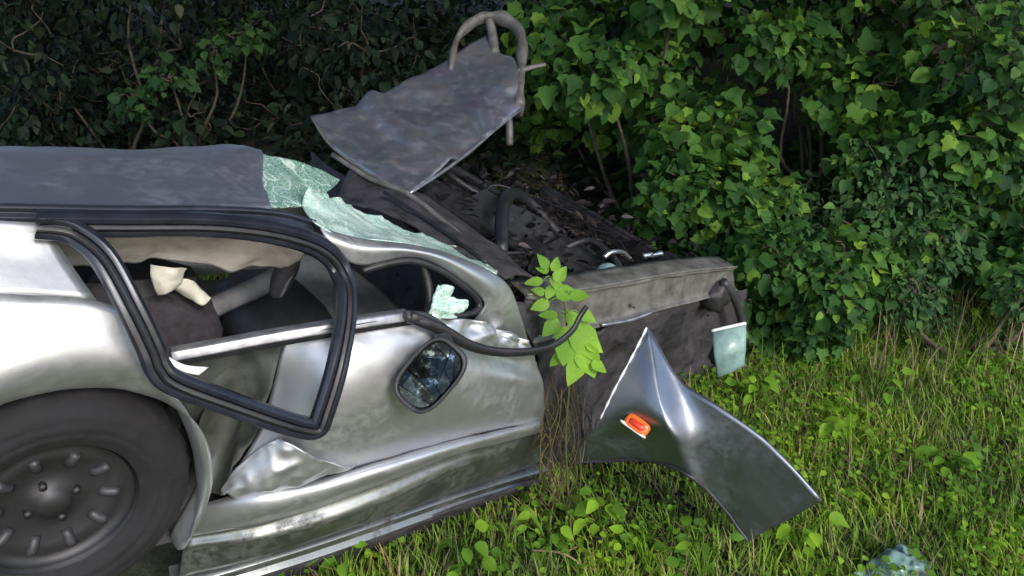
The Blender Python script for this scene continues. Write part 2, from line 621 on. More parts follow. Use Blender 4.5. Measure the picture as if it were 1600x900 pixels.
def leaves_mesh(name, pos, tip, nrm, size, kind):
    tv, tf = TPL[kind]
    x, y, z = frames(tip, nrm)
    k = len(pos)
    bend = rng.uniform(0.4, 1.8, k)
    wid = rng.uniform(0.8, 1.15, k)
    verts = (pos[:, None, :] + size[:, None, None] * (
        x[:, None, :] * (tv[None, :, 0:1] * wid[:, None, None]) + y[:, None, :] * tv[None, :, 1:2] + z[:, None, :] * (tv[None, :, 2:3] * bend[:, None, None])))
    tris = (np.arange(k) * len(tv))[:, None, None] + tf[None]
    return raw_mesh(name, verts.reshape(-1, 3), tris.reshape(-1, 3))


LEAF_MESH = {}


def leaf_object(parent, pos, tip, nrm, size, kind, mat, var):
    key = (kind, mat, var % 4)
    if key not in LEAF_MESH:
        tv, tf = TPL[kind]
        v = tv.copy()
        v[:, 2] *= (0.6, 1.2, 1.8, -0.5)[var % 4]
        v[:, 0] *= (1, 0.9, 1.1, 1)[var % 4]
        v[:, 2] += 0.06 * np.sin(v[:, 1] * 5 + v[:, 0] * 6 + var)
        me = raw_mesh('leaf', v, tf)
        me.materials.append(M[mat])
        LEAF_MESH[key] = me
    o = bpy.data.objects.new('leaf', LEAF_MESH[key])
    col.objects.link(o)
    x, y, z = frames(np.array([tip]), np.array([nrm]))
    mt = Matrix(((x[0][0], y[0][0], z[0][0], 0), (x[0][1], y[0][1], z[0][1], 0), (x[0][2], y[0][2], z[0][2], 0), (0, 0, 0, 1)))
    o.parent = parent
    base = parent.location
    o.matrix_basis = Matrix.Translation(Vector(pos) - base) @ mt @ Matrix.Scale(size, 4)
    return o


# ------------------------------------------------------------------ ground
def ground_z(x, y):
    """Verge flat by the car, then a bank that climbs under the hedge."""
    e = 4.15 + 0.25 * math.sin(x * 1.3) - 0.12 * x
    if x < 0.3:
        e -= 0.25
    d = max(0.0, y - e)
    z = 0.0
    z += min(d, 2.6) * 0.55 + max(0, min(d - 2.6, 6)) * 0.12
    z += 0.035 * noise.noise(Vector((x * 1.1, y * 1.1, 0))) + 0.018 * noise.noise(Vector((x * 4, y * 4, 3)))
    # shallow ditch in which the car lies
    q = math.exp(-((x + 0.5) / 1.6) ** 2 - ((y - 2.6) / 0.9) ** 2)
    z -= 0.10 * q
    return z


def build_ground():
    xs = np.concatenate([np.linspace(-150, -6, 16)[:-1], np.linspace(-6, 6, 121), np.linspace(6, 150, 16)[1:]])
    ys = np.concatenate([np.linspace(-150, -2, 16)[:-1], np.linspace(-2, 9, 111), np.linspace(9, 200, 16)[1:]])
    vs = [(x, y, ground_z(x, y)) for y in ys for x in xs]
    nx = len(xs)
    fs = [(j * nx + i, j * nx + i + 1, (j + 1) * nx + i + 1, (j + 1) * nx + i) for j in range(len(ys) - 1) for i in range(nx - 1)]
    o = link('ground', mesh_from('ground', vs, fs), 'soil')
    tag(o, 'brown soil of the verge and bank under the grass', 'ground', kind='structure')


build_ground()


def in_car(x, y):
    p = CARI @ Vector((x, y, 0.05))
    return -2.6 < p.x < 1.25 and (0.10 if p.x > -.95 else -.10) < p.y < 1.6


def grass_strip(name, n, region, hmin, hmax, width, mat, label, keep=None, lean=0.5, segs=3, cat='grass'):
    out_v, out_f = [], []
    xs = rng.uniform(region[0], region[1], n)
    ys = rng.uniform(region[2], region[3], n)
    P_, D_, Hh, Wd = [], [], [], []
    for x, y in zip(xs, ys):
        if keep and not keep(x, y):
            continue
        P_.append((x, y, ground_z(x, y) - 0.01))
    P_ = np.array(P_)
    k = len(P_)
    ang = rng.uniform(0, 2 * np.pi, k)
    dirs = np.stack([np.cos(ang), np.sin(ang), np.zeros(k)], 1)
    side_ = np.stack([-np.sin(ang), np.cos(ang), np.zeros(k)], 1)
    hh = rng.uniform(hmin, hmax, k) * rng.uniform(0.6, 1.0, k)
    ww = width * rng.uniform(0.6, 1.3, k)
    ln = lean * rng.uniform(0.2, 1.3, k)
    rows = []
    for s in range(segs + 1):
        t = s / segs
        c = P_ + np.array([0, 0, 1.0]) * (hh * (t - 0.25 * ln * t * t))[:, None] + dirs * (hh * ln * t * t)[:, None]
        w = ww * (1 - t) ** 0.7 * 0.5
        if s < segs:
            rows.append(c - side_ * w[:, None]); rows.append(c + side_ * w[:, None])
        else:
            rows.append(c)
    verts = np.stack(rows, 1)
    m = verts.shape[1]
    tf = []
    for s in range(segs):
        a, b = 2 * s, 2 * s + 1
        if s < segs - 1:
            tf += [(a, b, b + 2), (a, b + 2, a + 2)]
        else:
            tf += [(a, b, 2 * segs)]
    tf = np.array(tf)
    tris = (np.arange(k) * m)[:, None, None] + tf[None]
    o = link(name, raw_mesh(name, verts.reshape(-1, 3), tris.reshape(-1, 3)), mat)
    tag(o, label, cat, kind='stuff')
    return o


# ------------------------------------------------------------------ the car
car = empty('wrecked_car', mat=CARM)
tag(car, 'crushed silver three-door car lying nose down in the verge', 'car')

# roof: the side rail at the near edge, a ridge, then falling away on the far side
roof_rows = [
    [S(-330, 318, .09), S(-100, 322, .09), S(60, 326, .09), S(200, 330, .09), S(300, 328, .09), S(370, 328, .09), S(424, 328, .09)],
    [S(-330, 265, .28), S(-100, 270, .28), S(60, 276, .28), S(200, 281, .28), S(300, 278, .28), S(365, 278, .28), S(412, 282, .28)],
    [S(-330, 224, .48), S(-100, 228, .48), S(60, 236, .48), S(200, 236, .48), S(300, 231, .48), S(370, 229, .48), S(407, 238, .48)],
    [V(-2.2, .74, .03), V(-1.75, .74, .04), V(-1.4, .74, .05), V(-1.1, .74, .06), V(-.85, .74, .06), V(-.7, .74, .05), V(-.55, .72, .03)],
    [V(-2.2, 1.20, -.18), V(-1.75, 1.20, -.17), V(-1.4, 1.22, -.16), V(-1.1, 1.22, -.15), V(-.85, 1.22, -.15), V(-.65, 1.22, -.15), V(-.5, 1.20, -.16)],
]
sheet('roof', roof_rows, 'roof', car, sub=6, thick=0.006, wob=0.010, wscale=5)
# side rail of the roof: a raised gutter strip
rail_path = [S(-330, 330, .075), S(-100, 333, .075), S(60, 335, .075), S(200, 337, .075), S(330, 336, .075), S(430, 341, .075), S(490, 356, .07)]
sweep('roof_rail', rail_path, [(-.020, -.018), (.016, -.018), (.016, .006), (.006, .010), (-.004, .002), (-.012, .008), (-.020, .004)], 'frame', car, up=(0, -1, 0.3))

# bent window frame hanging off the roof and standing out from the door
loop = [S(60, 352, .03), S(200, 352, .03), S(330, 353, .02), S(430, 365, .01), S(500, 388, 0), S(532, 425, -.02), S(541, 480, -.10), S(527, 570, -.19),
        S(504, 648, -.23), S(494, 668, -.235), S(470, 667, -.235), S(430, 655, -.23), S(345, 625, -.20), S(272, 597, -.17), S(248, 575, -.155), S(236, 545, -.14), S(205, 480, -.10), S(160, 400, -.03), S(110, 360, .02)]
prof = [(x * .82, y * .9) for x, y in [(-.034, -.012), (.030, -.012), (.032, .004), (.024, .014), (.012, .014), (.006, .002), (-.006, .002), (-.012, .018), (-.026, .018), (-.034, .006)]]
wf = sweep('window_frame', loop, prof, 'frame', car, n=5, up=(0, -1, 0), closed=True)
seal_loop = [p + V(0, -.006, 0) for p in loop]
sweep('rubber_seal', seal_loop, [(-.006, -.002), (.006, -.002), (.007, .010), (0, .015), (-.007, .010)], 'rubber', wf, n=5, up=(0, -1, 0), closed=True)

# front pillar with the corner of the small window
pil_rows = [
    [S(500, 356, .05), S(560, 373, .03), S(640, 383, .01), S(710, 400, -.01), S(786, 438, -.03), S(812, 490, -.025), S(828, 545, .02)],
    [S(508, 372, .03), S(563, 388, .00), S(640, 391, -.02), S(703, 408, -.04), S(770, 452, -.06), S(782, 500, -.042), S(776, 540, .01)],
    [S(520, 395, .02), S(566, 414, .00), S(640, 401, -.01), S(692, 418, -.03), S(753, 466, -.05), S(748, 492, -.050), S(712, 530, .0)],
]
pp = sheet('front_pillar', pil_rows, 'silver', car, sub=6, thick=0.005, wob=0.0, wscale=8)
qframe = [S(566, 424, -.005), S(600, 414, -.012), S(645, 408, -.018), S(690, 424, -.035), S(732, 454, -.055), S(748, 474, -.06), S(740, 488, -.075), S(700, 495, -.088)]
tube('window_seal', qframe, 0.010, 'rubber', pp, sides=6, flat=0.8)
tube('window_post', [S(660, 412, .0), S(668, 440, -.02), S(672, 470, -.045), S(668, 492, -.07)], 0.013, 'rubber', car, sides=6)

# door skin
def crumple(u, v, p):
    k = math.exp(-((v - 0.06) / 0.17) ** 2) * math.exp(-((u - 0.92) / 0.3) ** 2)
    d = 0.055 * k * (abs(noise.noise(p * 13)) * 1.6 - .3 + 0.45 * abs(noise.noise(p * 31)))
    d += 0.022 * math.exp(-((v - .33) / .10) ** 2 - ((u - .80) / .16) ** 2)
    d -= 0.014 * math.exp(-((v - .47) / .08) ** 2 - ((u - .86) / .10) ** 2)
    return d


door_rows = [
    [S(446, 532, -.015), S(520, 520, -.060), S(600, 507, -.078), S(690, 497, -.080), S(765, 505, -.068), S(826, 533, -.05)],
    [S(436, 565, -.02), S(520, 558, -.100), S(610, 546, -.122), S(705, 538, -.120), S(780, 545, -.095), S(838, 560, -.058)],
    [S(424, 615, -.02), S(510, 610, -.125), S(610, 598, -.152), S(715, 590, -.148), S(795, 594, -.110), S(848, 602, -.060)],
    [S(405, 675, -.03), S(490, 672, -.130), S(600, 655, -.156), S(715, 638, -.146), S(800, 632, -.105), S(849, 635, -.055)],
    [S(345, 772, -.04), S(470, 752, -.105), S(585, 722, -.125), S(700, 690, -.112), S(790, 669, -.080), S(848, 656, -.045)],
]
door = sheet('door_panel', door_rows, 'silver', car, sub=14, thick=0.003, wob=0.004, wscale=6, fold=crumple)
# rear edge of the door pushed in
sheet('door_edge', [
    [S(330, 552, .06), S(385, 545, .045), S(446, 532, -.005)],
    [S(325, 610, .10), S(375, 610, .10), S(424, 615, -.01)],
    [S(310, 680, .10), S(355, 690, .11), S(400, 680, -.02)],
    [S(305, 750, .05), S(322, 765, .04), S(345, 774, -.04)],
], 'inner', car, sub=7, thick=0.003, wob=0.02, wscale=12)
# protruding moulding
mold_rows = [
    [S(300, 792, .0), S(400, 765, -.07), S(480, 752, -.107), S(585, 723, -.127), S(700, 691, -.114), S(790, 670, -.082), S(848, 657, -.047)],
    [S(297, 800, .0), S(400, 776, -.11), S(485, 761, -.140), S(590, 730, -.157), S(702, 697, -.142), S(790, 675, -.106), S(848, 661, -.065)],
    [S(294, 826, .0), S(400, 804, -.12), S(492, 780, -.150), S(596, 744, -.164), S(704, 706, -.146), S(790, 683, -.108), S(848, 668, -.065)],
    [S(292, 838, .0), S(400, 819, -.08), S(496, 793, -.105), S(598, 754, -.115), S(705, 713, -.10), S(790, 689, -.070), S(848, 674, -.035)],
]
sheet('side_moulding', mold_rows, 'silver', car, sub=5, thick=0.004, wob=0.004, wscale=9)
low_rows = [
    [S(290, 836, .0), S(400, 817, -.078), S(496, 791, -.10), S(598, 753, -.11), S(705, 712, -.095), S(790, 688, -.067), S(848, 673, -.032)],
    [S(285, 866, .0), S(400, 842, -.068), S(500, 816, -.085), S(600, 782, -.088), S(705, 742, -.073), S(790, 714, -.047), S(848, 694, -.015)],
    [S(280, 902, .0), S(400, 872, -.050), S(500, 842, -.062), S(602, 808, -.062), S(705, 770, -.046), S(790, 742, -.022), S(850, 718, .005)],
]


def dent(u, v, p):
    return -0.035 * math.exp(-((v - .26) / .10) ** 2 - ((u - .35) / .35) ** 2) + 0.018 * math.exp(-((v - .12) / .10) ** 2 - ((u - .55) / .3) ** 2)


sheet('lower_panel', low_rows, 'silver_shaded', car, sub=8, thick=0.004, wob=0.004, wscale=7, fold=dent)
# sill: two pressed edges
sill_path = [S(270, 924, -.0), S(400, 886, -.04), S(500, 855, -.05), S(602, 820, -.05), S(705, 784, -.04), S(790, 757, -.025), S(856, 738, -.01)]
sweep('sill', sill_path, [(-.030, -.06), (.034, -.06), (.034, .012), (.027, .014), (.020, -.004), (-.010, -.008), (-.016, .008), (-.026, .010), (-.030, -.002)], 'silver_shaded', car, up=(0, -1, -.15))
# window sill trim
tr = sweep('belt_trim', [S(268, 557, -.02), S(340, 544, -.04), S(430, 527, -.06), S(510, 514, -.085), S(580, 503, -.095), S(640, 494, -.10)],
      [(-.012, -.03), (.012, -.03), (.012, .004), (.009, .006), (-.009, .0), (-.012, -.004)], 'trim', car, up=(0, -1, .2))
sweep('belt_seal', [S(270, 568, -.02), S(340, 556, -.04), S(430, 539, -.06), S(510, 525, -.088), S(590, 512, -.099), S(650, 503, -.10)],
      [(-.020, -.03), (.007, -.03), (.007, .0), (-.020, .004)], 'rubber', tr, up=(0, -1, .2))
sheet('crumpled_flap', [
    [S(338, 764, -.05), S(372, 728, -.06), S(404, 700, -.075), S(436, 684, -.10)],
    [S(346, 774, -.075), S(392, 748, -.10), S(430, 722, -.12), S(470, 700, -.14)],
    [S(362, 778, -.08), S(412, 764, -.12), S(462, 744, -.145), S(510, 726, -.160)],
    [S(372, 776, -.07), S(430, 766, -.11), S(492, 750, -.14), S(560, 730, -.155)],
], 'silver', car, sub=14, thick=.003, fold=lambda u, v, p: .034 * (abs(noise.noise(V(p.x * 5 + p.z * 9, p.y * 4, p.z * 3 - p.x * 12) + V(5, 0, 0))) - .18) + .008 * (abs(noise.noise(p * 22)) - .2))
# inner door, seen through the bent frame
sheet('door_inner', [
    [S(255, 560, .06), S(400, 545, .05), S(560, 515, .02), S(700, 500, -.01), S(800, 500, .0)],
    [S(270, 700, .16), S(400, 690, .14), S(560, 660, .03), S(700, 640, .0), S(830, 620, .03)],
    [S(290, 900, .06), S(400, 860, .05), S(560, 820, .03), S(700, 770, .0), S(845, 715, .03)],
], 'inner', car, sub=8, thick=0.004, wob=0.02, wscale=9)
# torn bright strip at the rear corner of the window
sheet('torn_trim', [[S(262, 557, -.04), S(290, 570, -.05), S(326, 574, -.05)], [S(268, 572, -.05), S(290, 582, -.06), S(310, 586, -.06)]], 'white', car, sub=4, thick=0.003, wob=0.006, wscale=20)

# rear quarter, pillar and wheel
WC = V(-1.19, 0.0, -.47)
arch = []
for a in (-35, -5, 20, 45, 70, 95, 120, 150, 185):
    r = .335
    arch.append(V(WC.x + r * math.cos(math.radians(a)), -.075, WC.z + r * math.sin(math.radians(a))))
qtop = [S(312, 780, -.03), S(296, 690, -.03), S(268, 612, -.05), S(246, 575, -.06), S(212, 500, -.06), S(150, 470, -.05), S(60, 462, -.04), S(-60, 460, -.03), S(-330, 470, .02)]
qmid = [(a * .55 + b * .45) + V(0, -.035, 0) for a, b in zip(arch, qtop)]
lip = [a + V(0, .05, 0) * 1 + (WC - a).normalized() * V(1, 0, 1).length * .006 for a in arch]
sheet('rear_quarter_panel', [qtop, qmid, arch, lip], 'silver', car, sub=6, thick=0.004, wob=0.006, wscale=6)
sheet('rear_pillar', [
    [S(-330, 330, .07), S(-150, 335, .07), S(0, 340, .07), S(70, 345, .07)],
    [S(-330, 400, .02), S(-150, 400, .02), S(0, 405, .02), S(105, 405, .02)],
    [S(-330, 470, .0), S(-150, 465, -.02), S(30, 462, -.03), S(150, 470, -.04)],
], 'silver', car, sub=5, thick=0.005, wob=0.006)
wheel = None


def lathe(name, prof, mat, parent, segs=48, fn=None):
    """Profile (r, y) turned about the y axis."""
    vs, fs = [], []
    m = len(prof)
    for i in range(segs):
        a = 2 * math.pi * i / segs
        for (r, y) in prof:
            rr = r + (fn(a, r, y) if fn else 0)
            vs.append(V(rr * math.cos(a), y, rr * math.sin(a)))
    for i in range(segs):
        i2 = (i + 1) % segs
        for j in range(m - 1):
            fs.append((i * m + j, i * m + j + 1, i2 * m + j + 1, i2 * m + j))
    return link(name, mesh_from(name, vs, fs), mat, parent)


ty_prof = [(.175, -.075), (.20, -.092), (.212, -.096), (.216, -.0935), (.222, -.098), (.240, -.098), (.244, -.095), (.250, -.096), (.262, -.092), (.285, -.075), (.297, -.055), (.300, -.02), (.300, .03), (.297, .06), (.285, .08), (.262, .095), (.20, .095), (.175, .08)]
wheel = lathe('wheel', [(.182, -.070), (.176, -.060), (.165, -.045), (.160, .02), (.160, .075), (.182, .08)], 'rim', car, 48)
wheel.location = (WC.x, .02, WC.z)
lathe('tyre', ty_prof, 'tyre', wheel, 72, lambda a, r, y: (-.006 if (r > .29 and int(a * 72 / math.pi / 2) % 2) else 0))
lathe('rim', [(.0, -.058), (.030, -.058), (.036, -.046), (.060, -.034), (.085, -.030), (.115, -.046), (.140, -.050), (.160, -.040), (.168, -.062)], 'rim', wheel, 40, None)
for i in range(10):
    a = 2 * math.pi * i / 10
    o = tube('rim_slot', [V(math.cos(a) * .100, -.036, math.sin(a) * .100), V(math.cos(a) * .118, -.048, math.sin(a) * .118), V(math.cos(a) * .136, -.050, math.sin(a) * .136)], .012, 'plastic', wheel, sides=8, n=2, flat=1.0)
for i in range(4):
    a = 2 * math.pi * i / 4 + .4
    tube('wheel_bolt', [V(math.cos(a) * .052, -.034, math.sin(a) * .052), V(math.cos(a) * .052, -.050, math.sin(a) * .052)], .009, 'rim', wheel, sides=6, n=1)
# wheel housing behind
sheet('wheel_housing', [[a + V(0, .06, 0) for a in arch], [a + V(0, .30, 0) for a in arch]], 'under', car, sub=4, thick=.004, wob=.01)
sheet('wheel_housing', [[V(-1.6, .30, -.85), V(-1.2, .30, -.85), V(-.8, .30, -.85)], [V(-1.6, .30, -.1), V(-1.2, .30, -.1), V(-.8, .30, -.1)]], 'under', car, sub=4, thick=.004, wob=.01)

# shell behind: floor, far side, firewall, tail
sheet('floor_pan', [[V(-2.2, .0, -.66), V(-1, .0, -.70), V(.4, .0, -.72)], [V(-2.2, .7, -.66), V(-1, .7, -.68), V(.4, .7, -.70)], [V(-2.2, 1.35, -.64), V(-1, 1.35, -.68), V(.4, 1.35, -.70)]], 'under', car, sub=4, thick=.01, wob=.01)
sheet('far_side', [[V(-2.2, 1.38, -.66), V(-1, 1.40, -.70), V(.1, 1.36, -.66)], [V(-2.2, 1.42, -.45), V(-1, 1.45, -.45), V(.1, 1.42, -.45)], [V(-2.2, 1.34, -.24), V(-1, 1.34, -.30), V(.1, 1.30, -.24)]], 'silver', car, sub=5, thick=.006, wob=.01)
sheet('firewall', [[V(.06, .0, -.7), V(.06, .7, -.7), V(.06, 1.36, -.7)], [V(.05, .0, -.3), V(.05, .7, -.3), V(.05, 1.36, -.3)], [V(.0, .03, -.10), V(.0, .7, -.10), V(.0, 1.32, -.12)]], 'under', car, sub=4, thick=.008, wob=.02)
sheet('tailgate', [[V(-2.2, -.0, -.6), V(-2.25, .7, -.6), V(-2.2, 1.38, -.6)], [V(-2.2, .0, -.2), V(-2.25, .7, -.2), V(-2.2, 1.38, -.2)], [V(-2.1, .1, .14), V(-2.15, .7, .02), V(-2.1, 1.2, -.18)]], 'silver', car, sub=4, thick=.006, wob=.01)
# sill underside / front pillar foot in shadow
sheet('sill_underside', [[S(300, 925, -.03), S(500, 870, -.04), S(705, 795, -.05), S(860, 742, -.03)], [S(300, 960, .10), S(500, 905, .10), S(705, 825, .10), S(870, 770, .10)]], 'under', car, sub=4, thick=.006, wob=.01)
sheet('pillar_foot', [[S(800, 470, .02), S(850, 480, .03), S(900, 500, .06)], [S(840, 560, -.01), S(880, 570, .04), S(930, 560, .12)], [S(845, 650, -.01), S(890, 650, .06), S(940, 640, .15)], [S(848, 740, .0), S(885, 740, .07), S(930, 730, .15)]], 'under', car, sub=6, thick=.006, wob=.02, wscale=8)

# interior
sheet('headliner', [
    [S(-100, 350, .11), S(60, 356, .11), S(200, 362, .11), S(260, 363, .11), S(330, 364, .115), S(390, 368, .12), S(440, 378, .125), S(475, 395, .13)],
    [S(-100, 392, .15), S(60, 390, .15), S(200, 388, .15), S(260, 386, .155), S(330, 390, .15), S(390, 394, .15), S(436, 396, .15), S(466, 404, .15)],
    [S(-100, 420, .17), S(60, 418, .17), S(200, 412, .17), S(245, 404, .17), S(330, 414, .17), S(360, 424, .17), S(395, 416, .17), S(440, 420, .17)],
    ], 'headliner', car, sub=7, thick=.006, wob=.012, wscale=11)
blob('driver_seat', S(225, 520, .42), (.16, .22, .19), 'seat', car, .10, 3, rot=(0, .35, 0), power=3)
blob('seat_cushion', S(300, 620, .45), (.26, .24, .09), 'seat', car, .08, 3, power=3)
blob('passenger_seat', S(120, 470, .95), (.13, .22, .20), 'seat', car, .10, 3, rot=(0, .3, 0), power=3)
blob('dashboard', S(440, 520, .50), (.16, .34, .12), 'plastic', car, .12, 3, power=2.6)
blob('dashboard_top', S(560, 500, .62), (.17, .50, .08), 'dash', car, .10, 3, power=2.6)
tube('dashboard_rail', [S(318, 488, .40), S(350, 472, .44), S(400, 450, .50), S(440, 428, .55)], .032, 'dash', car, sides=8)
# crumpled airbag cloth
for i, (rr) in enumerate([
    [[(236, 412), (262, 410), (290, 418)], [(238, 436), (262, 428), (284, 438)], [(246, 462), (258, 452), (272, 448)]],
    [[(262, 438), (288, 430), (312, 446)], [(272, 452), (298, 448), (326, 458)], [(290, 468), (312, 472), (332, 466)]],
]):
    sheet('airbag', [[S(x, y, .22 + .03 * i) + V(0, -.02 * (k == 1), 0) for k, (x, y) in enumerate(r)] for r in rr], 'cloth', car, sub=8, thick=.003, wob=.012, wscale=13, seed=3.0 * i)
# belt pillar
tube('belt_pillar', [S(458, 388, .22), S(452, 410, .22), S(440, 436, .23), S(430, 462, .24)], lambda t: .018 + .014 * math.sin(math.pi * t), 'plastic', car, sides=8)
tube('seat_belt', [S(466, 388, .20), S(462, 412, .20), S(450, 440, .20), S(438, 464, .22)], .006, 'trim', car, sides=6)
# steering wheel on the far side
st = lathe('steering_wheel', [(.175, -.014), (.186, -.010), (.19, 0), (.186, .010), (.175, .014), (.165, .0), (.175, -.014)], 'plastic', car, 40)
st.location = S(430, 530, .85)
st.rotation_euler = (0, 0, math.radians(70))
tube('spoke', [V(-.17, 0, 0), V(0, .02, 0), V(.17, 0, 0)], .02, 'plastic', st, sides=6)
tube('spoke', [V(0, .02, 0), V(0, .0, -.17)], .02, 'plastic', st, sides=6)

# windscreen, shattered and sagging
sheet('windscreen', [
    [S(402, 237, .47), S(445, 247, .50), S(490, 261, .54), S(532, 280, .58)],
    [S(406, 262, .37), S(448, 270, .42), S(490, 281, .46), S(522, 292, .50)],
    [S(412, 292, .24), S(450, 296, .29), S(482, 302, .34), S(506, 305, .38)],
    [S(420, 326, .10), S(450, 324, .14), S(476, 322, .19), S(494, 320, .24)],
], 'glass', car, sub=9, thick=.004, wob=.007, wscale=7)


def ruck(u, v, p):
    return 0.035 * math.sin(u * 3.1) * (1 - v) + 0.016 * (abs(noise.noise(p * 9)) - .2) + .022 * math.exp(-(v / .06) ** 2) * noise.noise(p * 34)


sheet('windscreen', [
    [S(478, 296, .24), S(530, 302, .30), S(590, 322, .32), S(660, 350, .30), S(720, 380, .22), S(778, 416, .12)],
    [S(474, 318, .18), S(530, 325, .22), S(592, 342, .24), S(660, 365, .22), S(718, 390, .16), S(778, 420, .09)],
    [S(482, 340, .10), S(536, 356, .10), S(598, 364, .12), S(660, 378, .12), S(716, 397, .10), S(778, 424, .06)],
    [S(492, 350, .05), S(540, 372, .03), S(600, 378, .03), S(660, 388, .03), S(714, 403, .02), S(776, 428, .02)],
], 'glass_dense', car, sub=11, thick=.004, wob=.006, wscale=9, fold=ruck)
sheet('glass_remnant', [[S(682, 448, -.05), S(700, 452, -.06), S(722, 470, -.07)], [S(676, 468, -.07), S(700, 474, -.085), S(728, 482, -.085)], [S(672, 492, -.09), S(696, 500, -.10), S(716, 492, -.095)]], 'glass_dense', car, sub=8, thick=.006, wob=.034, wscale=38)
# cowl below the windscreen
sheet('cowl', [[CARI @ p for p in r] for r in [
    [W(525, 312, 2.84), W(610, 338, 2.70), W(690, 380, 2.58), W(790, 436, 2.47)],
    [W(545, 272, 3.00), W(622, 306, 2.86), W(710, 352, 2.76), W(812, 430, 2.52)],
    [W(575, 262, 3.10), W(650, 300, 2.98), W(730, 350, 2.84), W(835, 432, 2.60)]]], 'under', car, sub=6, thick=.006, wob=.012, wscale=9)
tube('cowl_edge', [CARI @ W(520, 242, 3.05), CARI @ W(580, 280, 2.94), CARI @ W(640, 305, 2.86), CARI @ W(720, 368, 2.70), CARI @ W(800, 432, 2.52)], .010, 'beam', car, sides=6)
tube('wiper', [CARI @ W(600, 300, 2.80), CARI @ W(680, 352, 2.66), CARI @ W(760, 410, 2.50)], .006, 'rubber', car, sides=6)

# inner wing beam and wheel liner
bt = [S(822, 462, .02), S(880, 456, .02), S(945, 447, .03), S(1010, 435, .05), S(1080, 424, .08), S(1150, 418, .11)]
bb = [S(830, 535, .00), S(890, 520, .01), S(945, 506, .02), S(1010, 488, .04), S(1080, 470, .08), S(1150, 452, .11)]
bi = [p + V(0, .10, .0) for p in bt]
sheet('inner_wing', [bi, [p + V(0, .008, .004) for p in bt], [p + V(0, 0, -.002) for p in bt], [a * .92 + b * .08 for a, b in zip(bt, bb)], [a * .86 + b * .14 + V(0, .012, 0) for a, b in zip(bt, bb)], [(a * .5 + b * .5) + V(0, .012, 0) for a, b in zip(bt, bb)], [a * .1 + b * .9 + V(0, .010, 0) for a, b in zip(bt, bb)], [b + V(0, -.01, 0) for b in bb]], 'beam', car, sub=4, thick=.006, wob=.008, wscale=9)
tube('wing_edge', [p + V(0, -.002, .004) for p in bt], .005, 'beam', car, sides=6)
tube('wing_flange', [S(940, 508, .0), S(985, 500, .0), S(1018, 488, .0)], .006, 'trim', car, sides=6)
sheet('wheel_liner', [
    [S(905, 520, .06), S(970, 502, .07), S(1040, 480, .09), S(1110, 462, .12), S(1165, 450, .14)],
    [S(915, 570, .10), S(970, 565, .13), S(1040, 545, .15), S(1105, 535, .16), S(1150, 520, .18)],
    [S(910, 640, .10), S(970, 630, .15), S(1040, 620, .18), S(1100, 610, .18), S(1140, 600, .18)],
    [S(900, 730, .10), S(970, 715, .16), S(1040, 700, .2), S(1100, 680, .2), S(1140, 660, .2)],
], 'under', car, sub=7, thick=.006, wob=.035, wscale=8)
blob('front_bracket', S(1118, 462, .10), (.06, .05, .07), 'engine', car, .3, 3)
tube('torn_bracket', [S(1130, 440, .08), S(1150, 470, .06), S(1160, 510, .05), S(1150, 540, .06)], .018, 'plastic', car, sides=7)
blob('suspension', S(990, 660, .30), (.14, .14, .16), 'engine', car, .3, 3)

# engine bay
box('engine_block', (.50, .75, -.28), (.46, .60, .26), 'engine', car, (0.1, .1, .3), .03, .03)
box('battery', (.28, 1.05, -.18), (.24, .20, .18), 'engine', car, (0, .2, .2), .012, .01)
box('air_filter', (.62, .38, -.20), (.30, .22, .12), 'engine', car, (.2, .1, .5), .02, .02)
tube('hose', [V(.30, .40, -.14), V(.45, .62, -.04), V(.70, .80, -.10), V(.9, .7, -.25)], .026, 'rubber', car, sides=8)
tube('hose', [V(.15, .70, -.15), V(.4, 1.0, -.05), V(.8, 1.05, -.2)], .02, 'rubber', car, sides=8)
box('radiator_support', (1.16, .65, -.30), (.06, 1.0, .22), 'engine', car, (0, .1, .05), .012, .015)
for i in range(9):
    q = [V(random.uniform(.1, 1.1), random.uniform(.2, 1.25), random.uniform(-.2, -.08))]
    for j in range(3):
        q.append(q[-1] + V(random.uniform(-.22, .22), random.uniform(-.22, .22), random.uniform(-.06, .08)))
    tube('wire', q, random.choice([.005, .008, .013]), random.choice(['rubber', 'plastic', 'engine', 'engine']), car, sides=6)
box('engine_cover', (.52, .72, -.17), (.30, .34, .07), 'plastic', car, (.12, -.1, .4), .015, .02)
tube('fuel_pipe', [S(944, 402, .24), S(955, 394, .24), S(972, 394, .25), S(984, 404, .26)], .009, 'chrome', car, sides=8)
blob('reservoir', S(950, 424, .17), (.045, .035, .028), 'teal', car, .15, 3)
tube('pipe_end', [S(1005, 400, .3), S(1020, 398, .3), S(1034, 396, .3)], .012, 'chrome', car, sides=8)

# mirror hanging from the door
mb = sheet('mirror_base', [[S(632, 486, -.105), S(665, 490, -.115), S(694, 508, -.12)], [S(636, 498, -.12), S(668, 506, -.135), S(700, 522, -.135)], [S(650, 502, -.11), S(676, 514, -.12), S(702, 532, -.12)]], 'plastic', car, sub=5, thick=.012)
mc = S(673, 586, -.235)
ax1 = (S(706, 548, -.235) - S(640, 624, -.235)).normalized()
nrm_ = (CARI.to_3x3() @ Vector((-.10, -.90, .40))).normalized()
ax1 = (ax1 - nrm_ * ax1.dot(nrm_)).normalized()
ax2 = nrm_.cross(ax1)


def rounded(a, b, n=40, e=3.2):
    out = []
    for i in range(n):
        t = 2 * math.pi * i / n
        c, s = math.cos(t), math.sin(t)
        out.append((a * abs(c) ** (2 / e) * (1 if c > 0 else -1), b * abs(s) ** (2 / e) * (1 if s > 0 else -1)))
    return out


